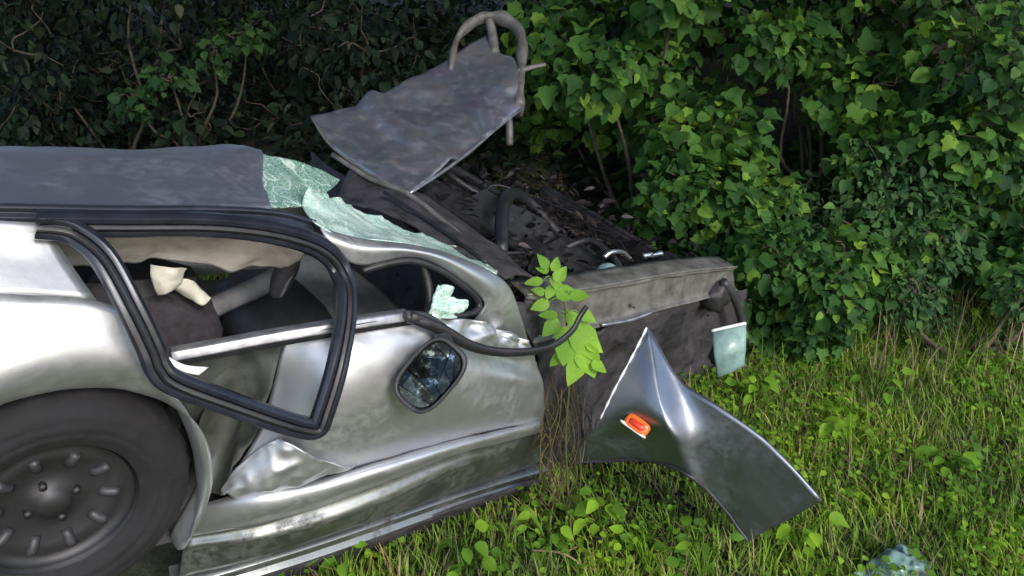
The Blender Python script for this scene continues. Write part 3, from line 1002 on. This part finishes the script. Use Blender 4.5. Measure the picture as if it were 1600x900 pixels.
def mirror_shell():
    vs, fs = [], []
    rings = [(.30, -.060), (.72, -.056), (.93, -.035), (1.0, -.010), (1.0, .010), (.96, .016), (.90, .014), (.87, .004)]
    base = rounded(.098, .064)
    n = len(base)
    for k, d in rings:
        for a, b in base:
            vs.append(mc + ax1 * (a * k) + ax2 * (b * k) + nrm_ * d)
    for r in range(len(rings) - 1):
        for i in range(n):
            j = (i + 1) % n
            fs.append((r * n + i, r * n + j, (r + 1) * n + j, (r + 1) * n + i))
    fs.append(tuple(range(n - 1, -1, -1)))
    return vs, fs


v_, f_ = mirror_shell()
mirror = link('wing_mirror', mesh_from('wing_mirror', v_, f_), 'plastic', car)
# broken mirror glass: separate shards
mg = M['mirror'] = bpy.data.materials.new('mirror_glass')
mg.use_nodes = True
b_ = mg.node_tree.nodes['Principled BSDF']
b_.inputs['Metallic'].default_value = 1.0
b_.inputs['Base Color'].default_value = (0.55, 0.62, 0.62, 1)
b_.inputs['Roughness'].default_value = 0.28
oi_ = mg.node_tree.nodes.new('ShaderNodeObjectInfo')
rp = mixc(mg.node_tree, 0.92, ramp(mg.node_tree, oi_.outputs['Random'], [(0, (.10, .12, .12)), (1, (.40, .48, .48))]), ramp(mg.node_tree, tex_noise(mg.node_tree, coords(mg.node_tree), 34, 5, .7), [(.46, (.008, .010, .012)), (.58, (.05, .065, .065)), (.68, (.62, .72, .73))]))  # pale and dark patches stand in for reflections in the shards
lk(mg.node_tree, rp, b_.inputs['Base Color'])
def cut(poly, p, d):
    A_, B_ = [], []
    for i in range(len(poly)):
        q, r = poly[i], poly[(i + 1) % len(poly)]
        sq = (q[0] - p[0]) * d[1] - (q[1] - p[1]) * d[0]
        sr = (r[0] - p[0]) * d[1] - (r[1] - p[1]) * d[0]
        (A_ if sq >= 0 else B_).append(q)
        if sq * sr < 0:
            t = sq / (sq - sr)
            x = (q[0] + (r[0] - q[0]) * t, q[1] + (r[1] - q[1]) * t)
            A_.append(x); B_.append(x)
    return [A_, B_]


shards = [rounded(.085, .053, 28)]
for _ in range(15):
    shards.sort(key=lambda g: -sum(g[i - 1][0] * g[i][1] - g[i][0] * g[i - 1][1] for i in range(len(g))))
    g = shards.pop(0 if random.random() < .75 else random.randrange(len(shards)))
    cx = sum(p[0] for p in g) / len(g) + random.uniform(-.012, .012); cy = sum(p[1] for p in g) / len(g) + random.uniform(-.012, .012)
    an = random.uniform(0, math.pi)
    shards += [h for h in cut(g, (cx, cy), (math.cos(an), math.sin(an))) if len(h) > 2]
for g in shards:
    n = len(g)
    cx = sum(p[0] for p in g) / n; cy = sum(p[1] for p in g) / n
    tilt = (random.uniform(-.22, .22), random.uniform(-.22, .22))
    vs = []
    for dz in (.0, .003):
        for p in g:
            p = (cx + (p[0] - cx) * .95, cy + (p[1] - cy) * .95)
            vs.append(mc + ax1 * p[0] + ax2 * p[1] + nrm_ * (.004 + dz + (p[0] - cx) * tilt[0] + (p[1] - cy) * tilt[1]))
    fs = [tuple(range(n - 1, -1, -1)), tuple(range(n, 2 * n))] + [(i, (i + 1) % n, n + (i + 1) % n, n + i) for i in range(n)]
    link('mirror_shard', mesh_from('mirror_shard', vs, fs, False), 'mirror', mirror)
tube('mirror_stalk', [S(690, 520, -.13), S(695, 535, -.16), S(700, 552, -.21)], .022, 'plastic', mirror, sides=8)
# torn rubber strip running off the mirror base
tube('rubber_strip', [S(640, 495, -.12), S(690, 515, -.14), S(730, 538, -.16), S(770, 549, -.17), S(820, 550, -.18), S(862, 541, -.18), S(893, 518, -.17), S(906, 495, -.16), S(916, 480, -.15)],
     lambda t: .017 - .006 * t, 'rubber', car, sides=8, flat=.6)

# ------------------------------------------------------------------ bonnet
bon0 = W(640, 302, 2.86)
bonnet = empty('car_bonnet', bon0)
tag(bonnet, 'mottled grey car bonnet tipped up behind the broken windscreen', 'bonnet')


def Bp(px, py, t):
    return W(px, py, t) - bon0


hood_rows = [
    [Bp(487, 183, 3.20), Bp(516, 226, 3.08), Bp(572, 268, 2.96), Bp(640, 302, 2.86)],
    [Bp(562, 166, 3.38), Bp(588, 200, 3.26), Bp(640, 236, 3.12), Bp(692, 268, 3.02)],
    [Bp(638, 126, 3.56), Bp(662, 162, 3.44), Bp(706, 196, 3.30), Bp(735, 236, 3.18)],
    [Bp(702, 90, 3.72), Bp(726, 124, 3.60), Bp(760, 156, 3.46), Bp(774, 202, 3.34)],
    [Bp(762, 54, 3.88), Bp(782, 84, 3.78), Bp(806, 100, 3.66), Bp(812, 172, 3.50)],
]


def hood_fold(u, v, p):
    return .050 * (1 - min(1, abs(v - .30) / .07)) * (1 - .4 * u) * (v < .37) - .022 * (1 - min(1, abs(v - .62) / .05)) * (v < .68) * u + .03 * (abs(noise.noise(p * 7)) - .2) * (u ** 2 + .15)


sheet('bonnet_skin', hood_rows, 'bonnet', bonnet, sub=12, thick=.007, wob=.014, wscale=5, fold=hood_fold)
tube('rear_edge', [r for r in hood_rows[0]], .006, 'beam', bonnet, sides=6)
tube('side_edge', [r[3] for r in hood_rows], .007, 'trim', bonnet, sides=6)  # lighter metal paints the rim highlight along the near edge
tube('front_frame', [Bp(704, 112, 3.66), Bp(714, 62, 3.76), Bp(738, 36, 3.84), Bp(765, 27, 3.88), Bp(795, 34, 3.86), Bp(814, 56, 3.80), Bp(815, 95, 3.70), Bp(811, 140, 3.58), Bp(810, 172, 3.50)], lambda t: (.022 + .020 * min(1, 1.6 * t)) * (1 + .25 * math.sin(t * 37) * math.sin(t * 11)), 'beam', bonnet, sides=6, flat=.55)
tube('frame_strut', [Bp(763, 30, 3.87), Bp(768, 48, 3.86), Bp(774, 84, 3.80)], .022, 'beam', bonnet, sides=7)
tube('bonnet_stay', [Bp(794, 178, 3.52), Bp(796, 200, 3.55), Bp(796, 226, 3.58)], .016, 'bonnet', bonnet, sides=7)
tube('latch_arm', [Bp(806, 114, 3.62), Bp(828, 106, 3.64), Bp(852, 101, 3.66)], lambda t: .014 * (1.1 - .5 * t), 'beam', bonnet, sides=6)

# ------------------------------------------------------------------ torn front wing
fen0 = G(1165, 845, 0.0)
fender = empty('torn_front_wing', fen0)
tag(fender, 'bent silver front wing with orange indicator propped against the grass', 'car wing')


def Fp(px, py, t):
    return W(px, py, t * .962) - fen0


wing_rows = [  # from the rear (left) round to the nose end (right); outer edge -> arch edge
    [Fp(938, 655, 2.74), Fp(918, 682, 2.80), Fp(903, 702, 2.88), Fp(894, 722, 2.98)],
    [Fp(958, 612, 2.69), Fp(956, 655, 2.71), Fp(950, 690, 2.82), Fp(946, 720, 2.93)],
    [Fp(988, 556, 2.67), Fp(998, 634, 2.62), Fp(1000, 678, 2.72), Fp(1000, 718, 2.84)],
    [Fp(1010, 512, 2.68), Fp(1028, 640, 2.58), Fp(1042, 684, 2.64), Fp(1048, 728, 2.73)],
    [Fp(1014, 514, 2.70), Fp(1044, 650, 2.575), Fp(1062, 698, 2.605), Fp(1078, 744, 2.67)],
    [Fp(1060, 592, 2.645), Fp(1078, 662, 2.61), Fp(1092, 714, 2.645), Fp(1105, 766, 2.70)],
    [Fp(1120, 634, 2.57), Fp(1128, 692, 2.60), Fp(1134, 744, 2.65), Fp(1138, 802, 2.71)],
    [Fp(1204, 696, 2.52), Fp(1192, 738, 2.57), Fp(1174, 786, 2.63), Fp(1154, 826, 2.70)],
    [Fp(1284, 782, 2.48), Fp(1248, 802, 2.545), Fp(1208, 824, 2.615), Fp(1168, 845, 2.69)],
]
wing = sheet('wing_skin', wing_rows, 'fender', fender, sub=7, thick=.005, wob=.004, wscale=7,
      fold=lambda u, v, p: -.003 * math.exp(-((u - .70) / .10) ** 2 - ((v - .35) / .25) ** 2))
tube('arch_lip', [r[3] for r in wing_rows], .007, 'plastic', fender, sides=6)
tube('mounting_flange', [r[0] + V(0, .01, -.01) for r in wing_rows[4:]], .012, 'plastic', fender, sides=6, flat=.6)
tube('torn_edge', [r[0] + V(0, -.004, .002) for r in wing_rows[:4]], lambda t: .0035 + .0015 * math.sin(t * 41), 'white', fender, sides=5, n=8)
# side indicator
ic = [Fp(996, 664, 2.645)]
e1 = (Fp(1014, 676, 2.66) - Fp(980, 652, 2.69)).normalized()
e3 = (CAM - W(996, 664, 2.55)).normalized()
e3 = (e3 - e1 * e3.dot(e1)).normalized()
e2 = e3.cross(e1)


def plate(name, c, a, b, d, mat, parent, bev=.003, n=24, e=4):
    vs, fs = [], []
    base_ = rounded(a, b, n, e)
    for k, h in ((1, 0), (1, d * .6), (.82, d), (.0, d * 1.08)):
        for p in base_:
            vs.append(c + e1 * (p[0] * k) + e2 * (p[1] * k) + e3 * h)
    for r in range(3):
        for i in range(n):
            j = (i + 1) % n
            fs.append((r * n + i, r * n + j, (r + 1) * n + j, (r + 1) * n + i))
    return link(name, mesh_from(name, vs, fs), mat, parent)


indic = plate('side_indicator', ic[0], .040, .022, .014, 'orange', fender)
plate('indicator_lens', ic[0] + e3 * .010, .026, .010, .010, 'red', indic)
plate('indicator_rim', ic[0] - e2 * .018 - e1 * .004, .046, .005, .012, 'white', indic)

# ------------------------------------------------------------------ loose debris
hl0 = W(1140, 585, 3.05)
hl = empty('broken_headlight', hl0)
tag(hl, 'pale turquoise square headlight glass hanging below the beam end', 'headlight')


def Hp(px, py, t):
    return W(px, py, t) - hl0


sheet('lens', [[Hp(1113, 518, 3.05), Hp(1138, 512, 3.03), Hp(1164, 506, 3.05)], [Hp(1116, 552, 3.02), Hp(1138, 546, 3.0), Hp(1163, 540, 3.02)], [Hp(1121, 588, 3.05), Hp(1140, 580, 3.03), Hp(1160, 570, 3.05)]], 'teal', hl, sub=5, thick=.022, wob=.004, wscale=20)
tube('lens_rim', [Hp(1112, 517, 3.02), Hp(1138, 511, 3.01), Hp(1165, 505, 3.02)], .006, 'white', hl, sides=6)
box('lamp_housing', (Hp(1138, 545, 3.12)), (.11, .06, .13), 'plastic', hl, (.3, .05, .1), .01, .01)

pl0 = G(1400, 890, 0.0)
pl = empty('plastic_sheet_scrap', pl0)
tag(pl, 'crumpled pale turquoise plastic scrap lying in the near grass', 'plastic scrap')
sheet('sheet_fold', [[G(x, y, z) - pl0 for (x, y, z) in r] for r in [
    [(1388, 864, .03), (1410, 854, .05), (1440, 858, .04), (1462, 874, .03)],
    [(1352, 884, .02), (1395, 874, .05), (1435, 880, .06), (1462, 900, .03)],
    [(1332, 900, .01), (1385, 908, .02), (1430, 914, .02), (1460, 926, .01)]]], 'teal', pl, sub=12, thick=.002, fold=lambda u, v, p: .05 * (abs(noise.noise(p * 13)) - .2) + .02 * (abs(noise.noise(p * 31)) - .2))

# ------------------------------------------------------------------ grass and ground cover
random.seed(20); rng = np.random.default_rng(20)
def off_car(x, y):
    return not in_car(x, y)


def off_wing(x, y):
    return off_car(x, y) and not (math.hypot(x - fen0.x - .08, y - fen0.y) < .20)


def patchy(x, y):
    return off_car(x, y) and noise.noise(Vector((x * 1.6, y * 1.6, 9))) > -0.25


grass_strip('short_grass', 105000, (-2.0, 3.4, 1.1, 4.8), .04, .13, .0075, 'grass', 'short green verge grass around the wreck', off_car, .7)
grass_strip('tall_grass', 2600, (0.9, 3.9, 3.4, 5.0), .16, .42, .007, 'grass', 'long green grass at the foot of the hedge', off_car, .6, 4)
grass_strip('dry_grass', 10000, (-2.2, 3.8, 1.2, 4.9), .04, .22, .005, 'drystalk', 'dry straw-coloured stalks among the verge grass', off_car, .9, 3)


grass_strip('dry_stalks', 420, (1.5, 2.9, 3.3, 4.5), .22, .55, .005, 'drystalk', 'tall dry stalks in front of the hedge at the right', off_car, .45, 4)


def scatter_leaves(name, n, region, size, mat, label, kind, keep, hgt, cat, flat=1.0):
    P_ = []
    while len(P_) < n:
        x = random.uniform(region[0], region[1]); y = random.uniform(region[2], region[3])
        if keep(x, y):
            P_.append((x, y, ground_z(x, y) + random.uniform(hgt[0], hgt[1])))
    pos = np.array(P_)
    k = len(pos)
    ang = rng.uniform(0, 2 * np.pi, k)
    tip = np.stack([np.cos(ang), np.sin(ang), rng.uniform(-.35, .35, k)], 1)
    nr = np.stack([rng.normal(0, .35, k), rng.normal(-.25, .35, k), np.full(k, flat)], 1)
    o = link(name, leaves_mesh(name, pos, tip, nr, rng.uniform(size[0], size[1], k), kind), mat)
    tag(o, label, cat, kind='stuff')
    return o


def cover_keep(x, y):
    return off_car(x, y) and noise.noise(Vector((x * 2.1, y * 2.1, 4))) > -0.15


scatter_leaves('ground_cover', 15000, (-2.0, 3.6, 1.1, 4.7), (.010, .028), 'weed', 'low bright green weeds covering the verge', 'round', lambda x, y: cover_keep(x, y) and off_wing(x, y), (.01, .10), 'ground cover')
scatter_leaves('bank_ivy', 5200, (.6, 3.8, 3.7, 5.2), (.035, .085), 'leaf', 'green creeping leaves over the bank below the right hedge', 'lobed', off_car, (.02, .22), 'ground cover')
scatter_leaves('bank_undergrowth', 7000, (-4.2, .7, 4.3, 6.6), (.035, .08), 'leaf_dark', 'dark low undergrowth on the bank behind the car', 'ovate', off_car, (.0, .35), 'undergrowth')
scatter_leaves('leaf_litter', 6500, (-3.6, .75, 2.2, 5.8), (.02, .06), 'litter', 'dark dead leaves on the bank behind the car', 'narrow', off_car, (.0, .05), 'leaf litter')

# dirt and dead leaves thrown into the engine bay, dry grass hanging off the torn pillar
k = 2600
pos = np.array([CARM @ V(random.uniform(.05, 1.25), random.uniform(.12, 1.35), random.uniform(-.30, -.16) + .07 * math.sin(i)) for i in range(k)])
ang = rng.uniform(0, 2 * np.pi, k)
o = link('torn_debris', leaves_mesh('torn_debris', pos, np.stack([np.cos(ang), np.sin(ang), rng.uniform(-.6, .6, k)], 1), np.stack([rng.normal(0, .6, k), rng.normal(-.3, .6, k), np.ones(k)], 1), rng.uniform(.02, .07, k), 'narrow'), 'litter')
tag(o, 'dark dead leaves and dirt heaped in the open engine bay', 'debris', kind='stuff')


def strands(name, n, x0, x1, ytop, ybot, t0, t1, rad, mat, label, cat):
    parts = []
    for i in range(n):
        a = random.uniform(0, 1)
        px = x0 + (x1 - x0) * a
        t = random.uniform(t0, t1)
        y0 = ytop + random.uniform(-10, 110); y1 = min(ybot, y0 + random.uniform(50, 190))
        path = [W(px + random.uniform(-17, 17), y0 + (y1 - y0) * s, t + random.uniform(-.01, .01)) for s in (0, .33, .66, 1)]
        parts.append(tube_data(path, rad * random.uniform(.5, 1.3), sides=3, n=3, cap=False))
    v, f = join_data(parts)
    o = link(name, mesh_from(name, v, f), mat)
    tag(o, label, cat, kind='stuff')
    return o


strands('dry_roots', 48, 842, 914, 575, 790, 2.70, 2.86, .0022, 'root', 'brown dry roots and grass hanging in front of the torn pillar', 'dry roots')


# ------------------------------------------------------------------ shrubs of the hedge
random.seed(21); rng = np.random.default_rng(21)
def limb(p0, p1, r0, r1, wig=.06):
    pts = []
    for s in range(5):
        t = s / 4
        p = p0.lerp(p1, t)
        if 0 < s < 4:
            p = p + Vector((random.uniform(-wig, wig), random.uniform(-wig, wig), random.uniform(-wig, wig)))
        pts.append(p)
    return tube_data(pts, lambda t: r0 + (r1 - r0) * t, sides=6, n=3)


def shrub(name, label, base, clumps, n_leaf, size, mat, kind, n_parts, group, part_size=None, stems=6, inner=0.25, cat='shrub'):
    """clumps: (centre, radius); leaves sit on the clumps' outer shell with gaps between the clumps."""
    base = Vector(base)
    root = empty(name, base)
    tag(root, label, cat, group)
    C_ = np.array([list(c) for c, r in clumps]); R_ = np.array([r for c, r in clumps])
    w = R_ ** 2 / np.sum(R_ ** 2)

    def gen(n, shell_lo, shell_hi, front):
        idx = rng.choice(len(clumps), n, p=w)
        d = norm_rows(rng.normal(0, 1, (n, 3)))
        if front:
            d[:, 1] = -np.abs(d[:, 1]); d[:, 2] += .15
        d = norm_rows(d)
        rad = rng.uniform(shell_lo, shell_hi, n)
        pos = C_[idx] + d * (R_[idx] * rad)[:, None] * np.array([1.1, .85, .85])
        nr = norm_rows(d * .55 + np.array([0, -.35, .65]) + rng.normal(0, .38, (n, 3)))
        tp = norm_rows(d * .7 + np.array([0, -.25, -.55]) + rng.normal(0, .45, (n, 3)))
        return pos, tp, nr
    n_in = int(n_leaf * inner)
    p1, t1, q1 = gen(n_leaf - n_in, .72, 1.08, False)
    p2, t2, q2 = gen(n_in, .2, .75, False)
    pos = np.concatenate([p1, p2]) - np.array(base)
    tt, qq, zz_ = np.concatenate([t1, t2]), np.concatenate([q1, q2]), size[0] + (size[1] - size[0]) * rng.uniform(0, 1, n_leaf) ** 1.5
    sel = rng.uniform(0, 1, n_leaf) < .55
    for pick, kd in ((sel, kind), (~sel, 'round' if kind == 'lobed' else 'narrow')):
        o = link('foliage', leaves_mesh('foliage', pos[pick], tt[pick], qq[pick], zz_[pick], kd), mat, root)
        o['kind'] = 'stuff'
    ps = part_size or (size[1] * .8, size[1] * 1.2)
    pos, tp, nr = gen(n_parts, .95, 1.15, True)
    for i in range(n_parts):
        leaf_object(root, pos[i], tp[i], nr[i], random.uniform(*ps), kind, mat, i)
    parts = []
    for i in range(min(stems, len(clumps))):
        c = Vector(clumps[i][0])
        parts.append(limb(Vector((random.uniform(-.01, .01), random.uniform(-.01, .01), -.05)), c - base, .016, .004))
    for c, r in clumps:
        c = Vector(c)
        for j in range(3):
            d = Vector((random.uniform(-1, 1), random.uniform(-1, .2), random.uniform(-.4, 1))).normalized()
            parts.append(limb(c - base, c - base + d * r * .95, .006, .002, .03))
    v, f = join_data(parts)
    link('branches', mesh_from('branches', v, f), 'bark', root)['kind'] = 'stuff'
    return root


def clump_box(n, x, y, z, r, lean=0.0):
    out = []
    for i in range(n):
        zz = random.uniform(*z)
        out.append((Vector((random.uniform(*x), random.uniform(*y) + lean * zz, zz)), random.uniform(*r)))
    return out


HEDGE = 'shrubs of the roadside hedge'
shrub('hedge_shrub', 'broad green lobed-leaf shrub right beside the tipped-up bonnet', (.75, 4.7, .3),
      clump_box(15, (.12, 1.15), (3.95, 5.1), (.72, 1.8), (.16, .30), .1), 3400, (.035, .10), 'leaf', 'lobed', 150, HEDGE)
shrub('hedge_shrub', 'low green shrub with large pale leaves above the end of the steel beam', (.95, 4.3, .1),
      clump_box(9, (.45, 1.25), (3.9, 4.4), (.30, .80), (.16, .26)), 2400, (.03, .085), 'leaf', 'lobed', 110, HEDGE)
shrub('hedge_shrub', 'tall green shrub filling the upper right of the hedge', (1.75, 4.8, .3),
      clump_box(16, (1.2, 2.2), (3.95, 5.1), (.70, 1.85), (.16, .28), .1), 3400, (.03, .09), 'leaf', 'lobed', 130, HEDGE)
shrub('hedge_shrub', 'grey-green fine-leaved shrub above the long grass at the right', (1.7, 4.2, .1),
      clump_box(10, (1.15, 2.1), (3.9, 4.3), (.25, .85), (.14, .24)), 3000, (.025, .06), 'leaf_mid', 'ovate', 110, HEDGE)
shrub('hedge_shrub', 'mixed green shrub at the far right end of the hedge', (2.8, 4.5, .2),
      clump_box(17, (2.2, 3.5), (3.7, 4.9), (.25, 1.8), (.20, .34), .1), 4000, (.03, .08), 'leaf_mid', 'lobed', 110, HEDGE)
shrub('hedge_shrub', 'low leafy shrub between the beam end and the long grass', (1.25, 3.9, .05),
      clump_box(8, (.95, 1.6), (3.7, 4.1), (.15, .55), (.13, .2)), 2000, (.025, .07), 'leaf', 'lobed', 80, HEDGE)
shrub('hedge_shrub', 'low spreading shrub at the hedge foot towards the right edge', (2.6, 4.1, .05),
      clump_box(14, (1.9, 3.5), (3.7, 4.3), (.12, .75), (.15, .24)), 2800, (.03, .075), 'leaf', 'lobed', 70, HEDGE)
shrub('hedge_shrub', 'leafy shrub crowding against the nose end of the beam', (1.2, 3.6, .02),
      clump_box(10, (1.02, 1.75), (3.35, 3.8), (.08, .55), (.10, .18)), 2200, (.025, .07), 'leaf', 'lobed', 80, HEDGE)
shrub('hedge_shrub', 'low fine-leaved shrub between the long grass and the hedge at the right', (2.1, 3.6, .02),
      clump_box(12, (1.6, 2.9), (3.35, 3.8), (.02, .36), (.10, .16)), 2200, (.02, .055), 'leaf_mid', 'ovate', 60, HEDGE)
DARK = 'dark thicket behind the car'
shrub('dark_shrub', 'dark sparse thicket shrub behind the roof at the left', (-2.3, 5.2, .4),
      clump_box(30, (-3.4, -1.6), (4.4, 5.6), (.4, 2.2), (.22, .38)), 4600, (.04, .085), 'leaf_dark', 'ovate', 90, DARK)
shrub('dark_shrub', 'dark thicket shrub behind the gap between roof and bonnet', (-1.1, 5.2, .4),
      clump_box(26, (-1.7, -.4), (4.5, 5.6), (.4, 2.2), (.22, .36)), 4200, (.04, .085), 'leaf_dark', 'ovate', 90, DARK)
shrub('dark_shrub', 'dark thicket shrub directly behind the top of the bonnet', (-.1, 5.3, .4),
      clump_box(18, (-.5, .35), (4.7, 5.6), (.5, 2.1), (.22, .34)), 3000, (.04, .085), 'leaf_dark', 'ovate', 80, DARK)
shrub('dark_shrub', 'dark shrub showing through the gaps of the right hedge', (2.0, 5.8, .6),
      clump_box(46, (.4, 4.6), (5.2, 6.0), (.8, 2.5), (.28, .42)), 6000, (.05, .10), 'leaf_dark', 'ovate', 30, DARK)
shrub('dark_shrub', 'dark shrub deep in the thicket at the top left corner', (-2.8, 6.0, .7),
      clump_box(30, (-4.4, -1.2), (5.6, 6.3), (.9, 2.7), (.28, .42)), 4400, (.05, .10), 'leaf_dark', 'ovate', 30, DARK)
shrub('leafy_spray', 'lighter green leafy branch reaching out of the dark thicket at the left', (-1.9, 5.0, .6),
      [(W(210, 160, 4.5), .09), (W(265, 120, 4.5), .10), (W(330, 85, 4.5), .10), (W(385, 55, 4.55), .12), (W(640, 95, 4.6), .07)][:4], 230, (.03, .065), 'leaf_spray', 'lobed', 40, None, stems=4)

# sapling in front of the inner wing
random.seed(22); rng = np.random.default_rng(22)
sp0 = W(888, 775, 2.62)
sp0.z = ground_z(sp0.x, sp0.y)
sap = empty('sapling', sp0)
tag(sap, 'young sapling with bright lime-green leaves in front of the engine bay', 'sapling')
SB = [W(888, 775, 2.62), W(884, 680, 2.60), W(890, 590, 2.58), W(886, 520, 2.57), W(880, 470, 2.57), W(862, 425, 2.58)]
v, f = tube_data([p - sp0 for p in SB], lambda t: .0042 - .0028 * t, sides=6)
link('stem', mesh_from('stem', v, f), 'root', sap)
for i, (px, py, ang, s) in enumerate([(845, 477, 200, .055), (870, 445, 130, .045), (885, 458, 10, .065), (905, 462, -10, .055), (862, 510, 230, .065), (880, 520, 200, .055), (918, 495, -20, .05),
                                      (885, 540, -100, .10), (912, 530, -75, .12), (900, 575, -110, .09), (918, 560, -70, .095), (935, 572, -50, .05), (850, 410, 120, .05), (835, 440, 180, .05), (875, 430, 60, .05), (860, 455, 250, .045), (842, 455, 160, .04), (858, 492, 170, .05), (928, 540, -30, .055), (896, 500, -60, .06), (872, 560, -140, .055), (848, 422, 150, .035), (868, 415, 80, .04)]):
    a = math.radians(ang)
    tip = CR * math.cos(a) + CU * math.sin(a) * .9 - CF * .15
    nr = -CF + Vector((0, 0, .5)) + Vector((random.uniform(-.3, .3), 0, random.uniform(-.2, .2)))
    p = W(px, py, 2.56) - tip * s * .5
    leaf_object(sap, p, tip, nr, s * 1.12, 'ovate', 'leaf_young', i)
    near = min((Vector(q) for q in cr1(SB, 5)), key=lambda q: (q - p).length)
    tube('leaf_stalk', [near - sp0, (near * .4 + p * .6) - sp0 + V(0, 0, .012), p - sp0], .0016, 'leaf_young', sap, sides=4, n=3)

# leafy weeds one can pick out on the verge
def weed(px, py, n, spread, s, mat, label, kind='ovate', z=None):
    p0 = G(px, py, 0.0)
    p0.z = ground_z(p0.x, p0.y)
    r = empty('weed_plant', p0)
    tag(r, label, 'weed', 'leafy weeds on the verge')
    parts = []
    for i in range(n):
        a = random.uniform(0, 2 * math.pi)
        q = p0 + Vector((math.cos(a) * spread * random.uniform(.2, 1), math.sin(a) * spread * random.uniform(.2, 1), random.uniform(.05, .17)))
        tip = Vector((math.cos(a), math.sin(a) - .3, random.uniform(-.5, .1)))
        leaf_object(r, q, tip, Vector((random.uniform(-.3, .3), -.5 + random.uniform(-.3, .3), 1)), s * random.uniform(.7, 1.2), kind, mat, i)
        parts.append(tube_data([Vector((0, 0, -.01)), (q - p0) * .5 + Vector((0, 0, .02)), q - p0], .002, sides=4, n=2))
    v, f = join_data(parts)
    link('stems', mesh_from('stems', v, f), 'weed', r)


for (px, py, n, sp_, s, lb) in [
    (940, 800, 14, .10, .055, 'bright green weed under the arch of the torn wing'),
    (725, 868, 12, .09, .055, 'bright green weed below the middle of the sill'),
    (540, 885, 14, .10, .050, 'yellow-green weed at the near edge below the sill'),
    (1010, 865, 12, .10, .05, 'bright green weed left of the low tip of the torn wing'),
    (1245, 850, 14, .10, .055, 'green weed beside the low tip of the torn wing'),
    (1330, 690, 14, .12, .06, 'bright green weed on the open verge right of the torn wing'),
    (1180, 620, 12, .10, .06, 'green weed just below the turquoise headlight glass'),
    (1370, 620, 12, .12, .055, 'green weed at the foot of the long grass'),
    (1480, 740, 14, .12, .06, 'green weed on the verge near the right edge'),
    (860, 830, 10, .08, .045, 'small green weed below the front end of the sill'),
    (1100, 890, 12, .10, .05, 'green weed at the bottom below the torn wing'),
]:
    weed(px, py, n, sp_, s, 'weed', lb)
tw0 = G(880, 860)
tw0.z = ground_z(tw0.x, tw0.y) + .03
v, f = join_data([tube_data([Vector((-.10, .03, .02)), Vector((0, 0, .03)), Vector((.07, -.05, .01))], .004, sides=5), tube_data([Vector((0, 0, .03)), Vector((.05, .02, .04)), Vector((.09, .01, .02))], .003, sides=5)])
o = link('dry_twig', mesh_from('dry_twig', v, f), 'drystalk'); o.location = tw0
tag(o, 'pale dry forked twig on the grass below the sill', 'twig')


# ------------------------------------------------------------------ trees on the bank, unseen ones added for shade
random.seed(23); rng = np.random.default_rng(23)
def tree(label, base, height, crown, n, size, trunk_r=.16):
    base = Vector(base)
    root = empty('roadside_tree', base)
    tag(root, label, 'tree', 'trees over the verge')
    parts = [limb(Vector((0, 0, -.2)), Vector((0, 0, height)), trunk_r, trunk_r * .5, .12)]
    for c, r in crown:
        parts.append(limb(Vector((0, 0, height * random.uniform(.5, .9))), Vector(c) - base, trunk_r * .35, .02, .15))
    v, f = join_data(parts)
    link('trunk', mesh_from('trunk', v, f), 'bark', root)
    C_ = np.array([list(c) for c, r in crown]); R_ = np.array([r for c, r in crown])
    idx = rng.choice(len(crown), n, p=R_ ** 2 / np.sum(R_ ** 2))
    d = norm_rows(rng.normal(0, 1, (n, 3)))
    pos = C_[idx] + d * (R_[idx] * rng.uniform(.5, 1.05, n))[:, None] - np.array(base)
    o = link('crown', leaves_mesh('crown', pos, norm_rows(d + rng.normal(0, .6, (n, 3)) + np.array([0, 0, -.4])), norm_rows(d + rng.normal(0, .6, (n, 3))), rng.uniform(size[0], size[1], n), 'lobed'), 'leaf_dark', root)
    o['kind'] = 'stuff'


tree('dark tree standing on the bank behind the thicket', (-1.6, 7.4, 1.2), 4.5, [(Vector((random.uniform(-4, 1.5), random.uniform(5.6, 8.5), random.uniform(2.6, 6))), random.uniform(.7, 1.2)) for _ in range(16)], 5200, (.14, .28))
tree('dark tree standing on the bank behind the right hedge', (3.0, 7.6, 1.2), 4.5, [(Vector((random.uniform(.8, 5), random.uniform(6, 8.5), random.uniform(2.6, 6))), random.uniform(.7, 1.2)) for _ in range(14)], 4600, (.14, .28))

random.seed(31); rng = np.random.default_rng(31)  # unseen trees added behind the camera to shade hedge and thicket
for lb, bx, n in [('added unseen shade tree behind the viewer at the left of the road', 3.6, 13000), ('added unseen shade tree behind the viewer in the middle of the road edge', 6.8, 5200), ('added unseen shade tree behind the viewer at the right of the road', 10.2, 3000)]:
    tree(lb, (bx, -5.5, 0), 11.0, [(Vector((bx + random.uniform(-2.0, 2.0), -5.5 + random.uniform(-1.2, 1.2), random.uniform(8.2 if bx < 5 else 9.2, 14))), random.uniform(.8, 1.2)) for _ in range(14)], n, (.16, .30))
tree('added tree on the bank whose unseen crown cuts sky light over the wreck', (1.6, 8.6, 1.3), 7.5, [(Vector((random.uniform(-4.5, 5.5), random.uniform(-.5, 7.5), random.uniform(5.4, 8.0))), random.uniform(1.0, 1.5)) for _ in range(34)], 9500, (.28, .50), .24)  # overhead crown added out of view to block light from the zenith
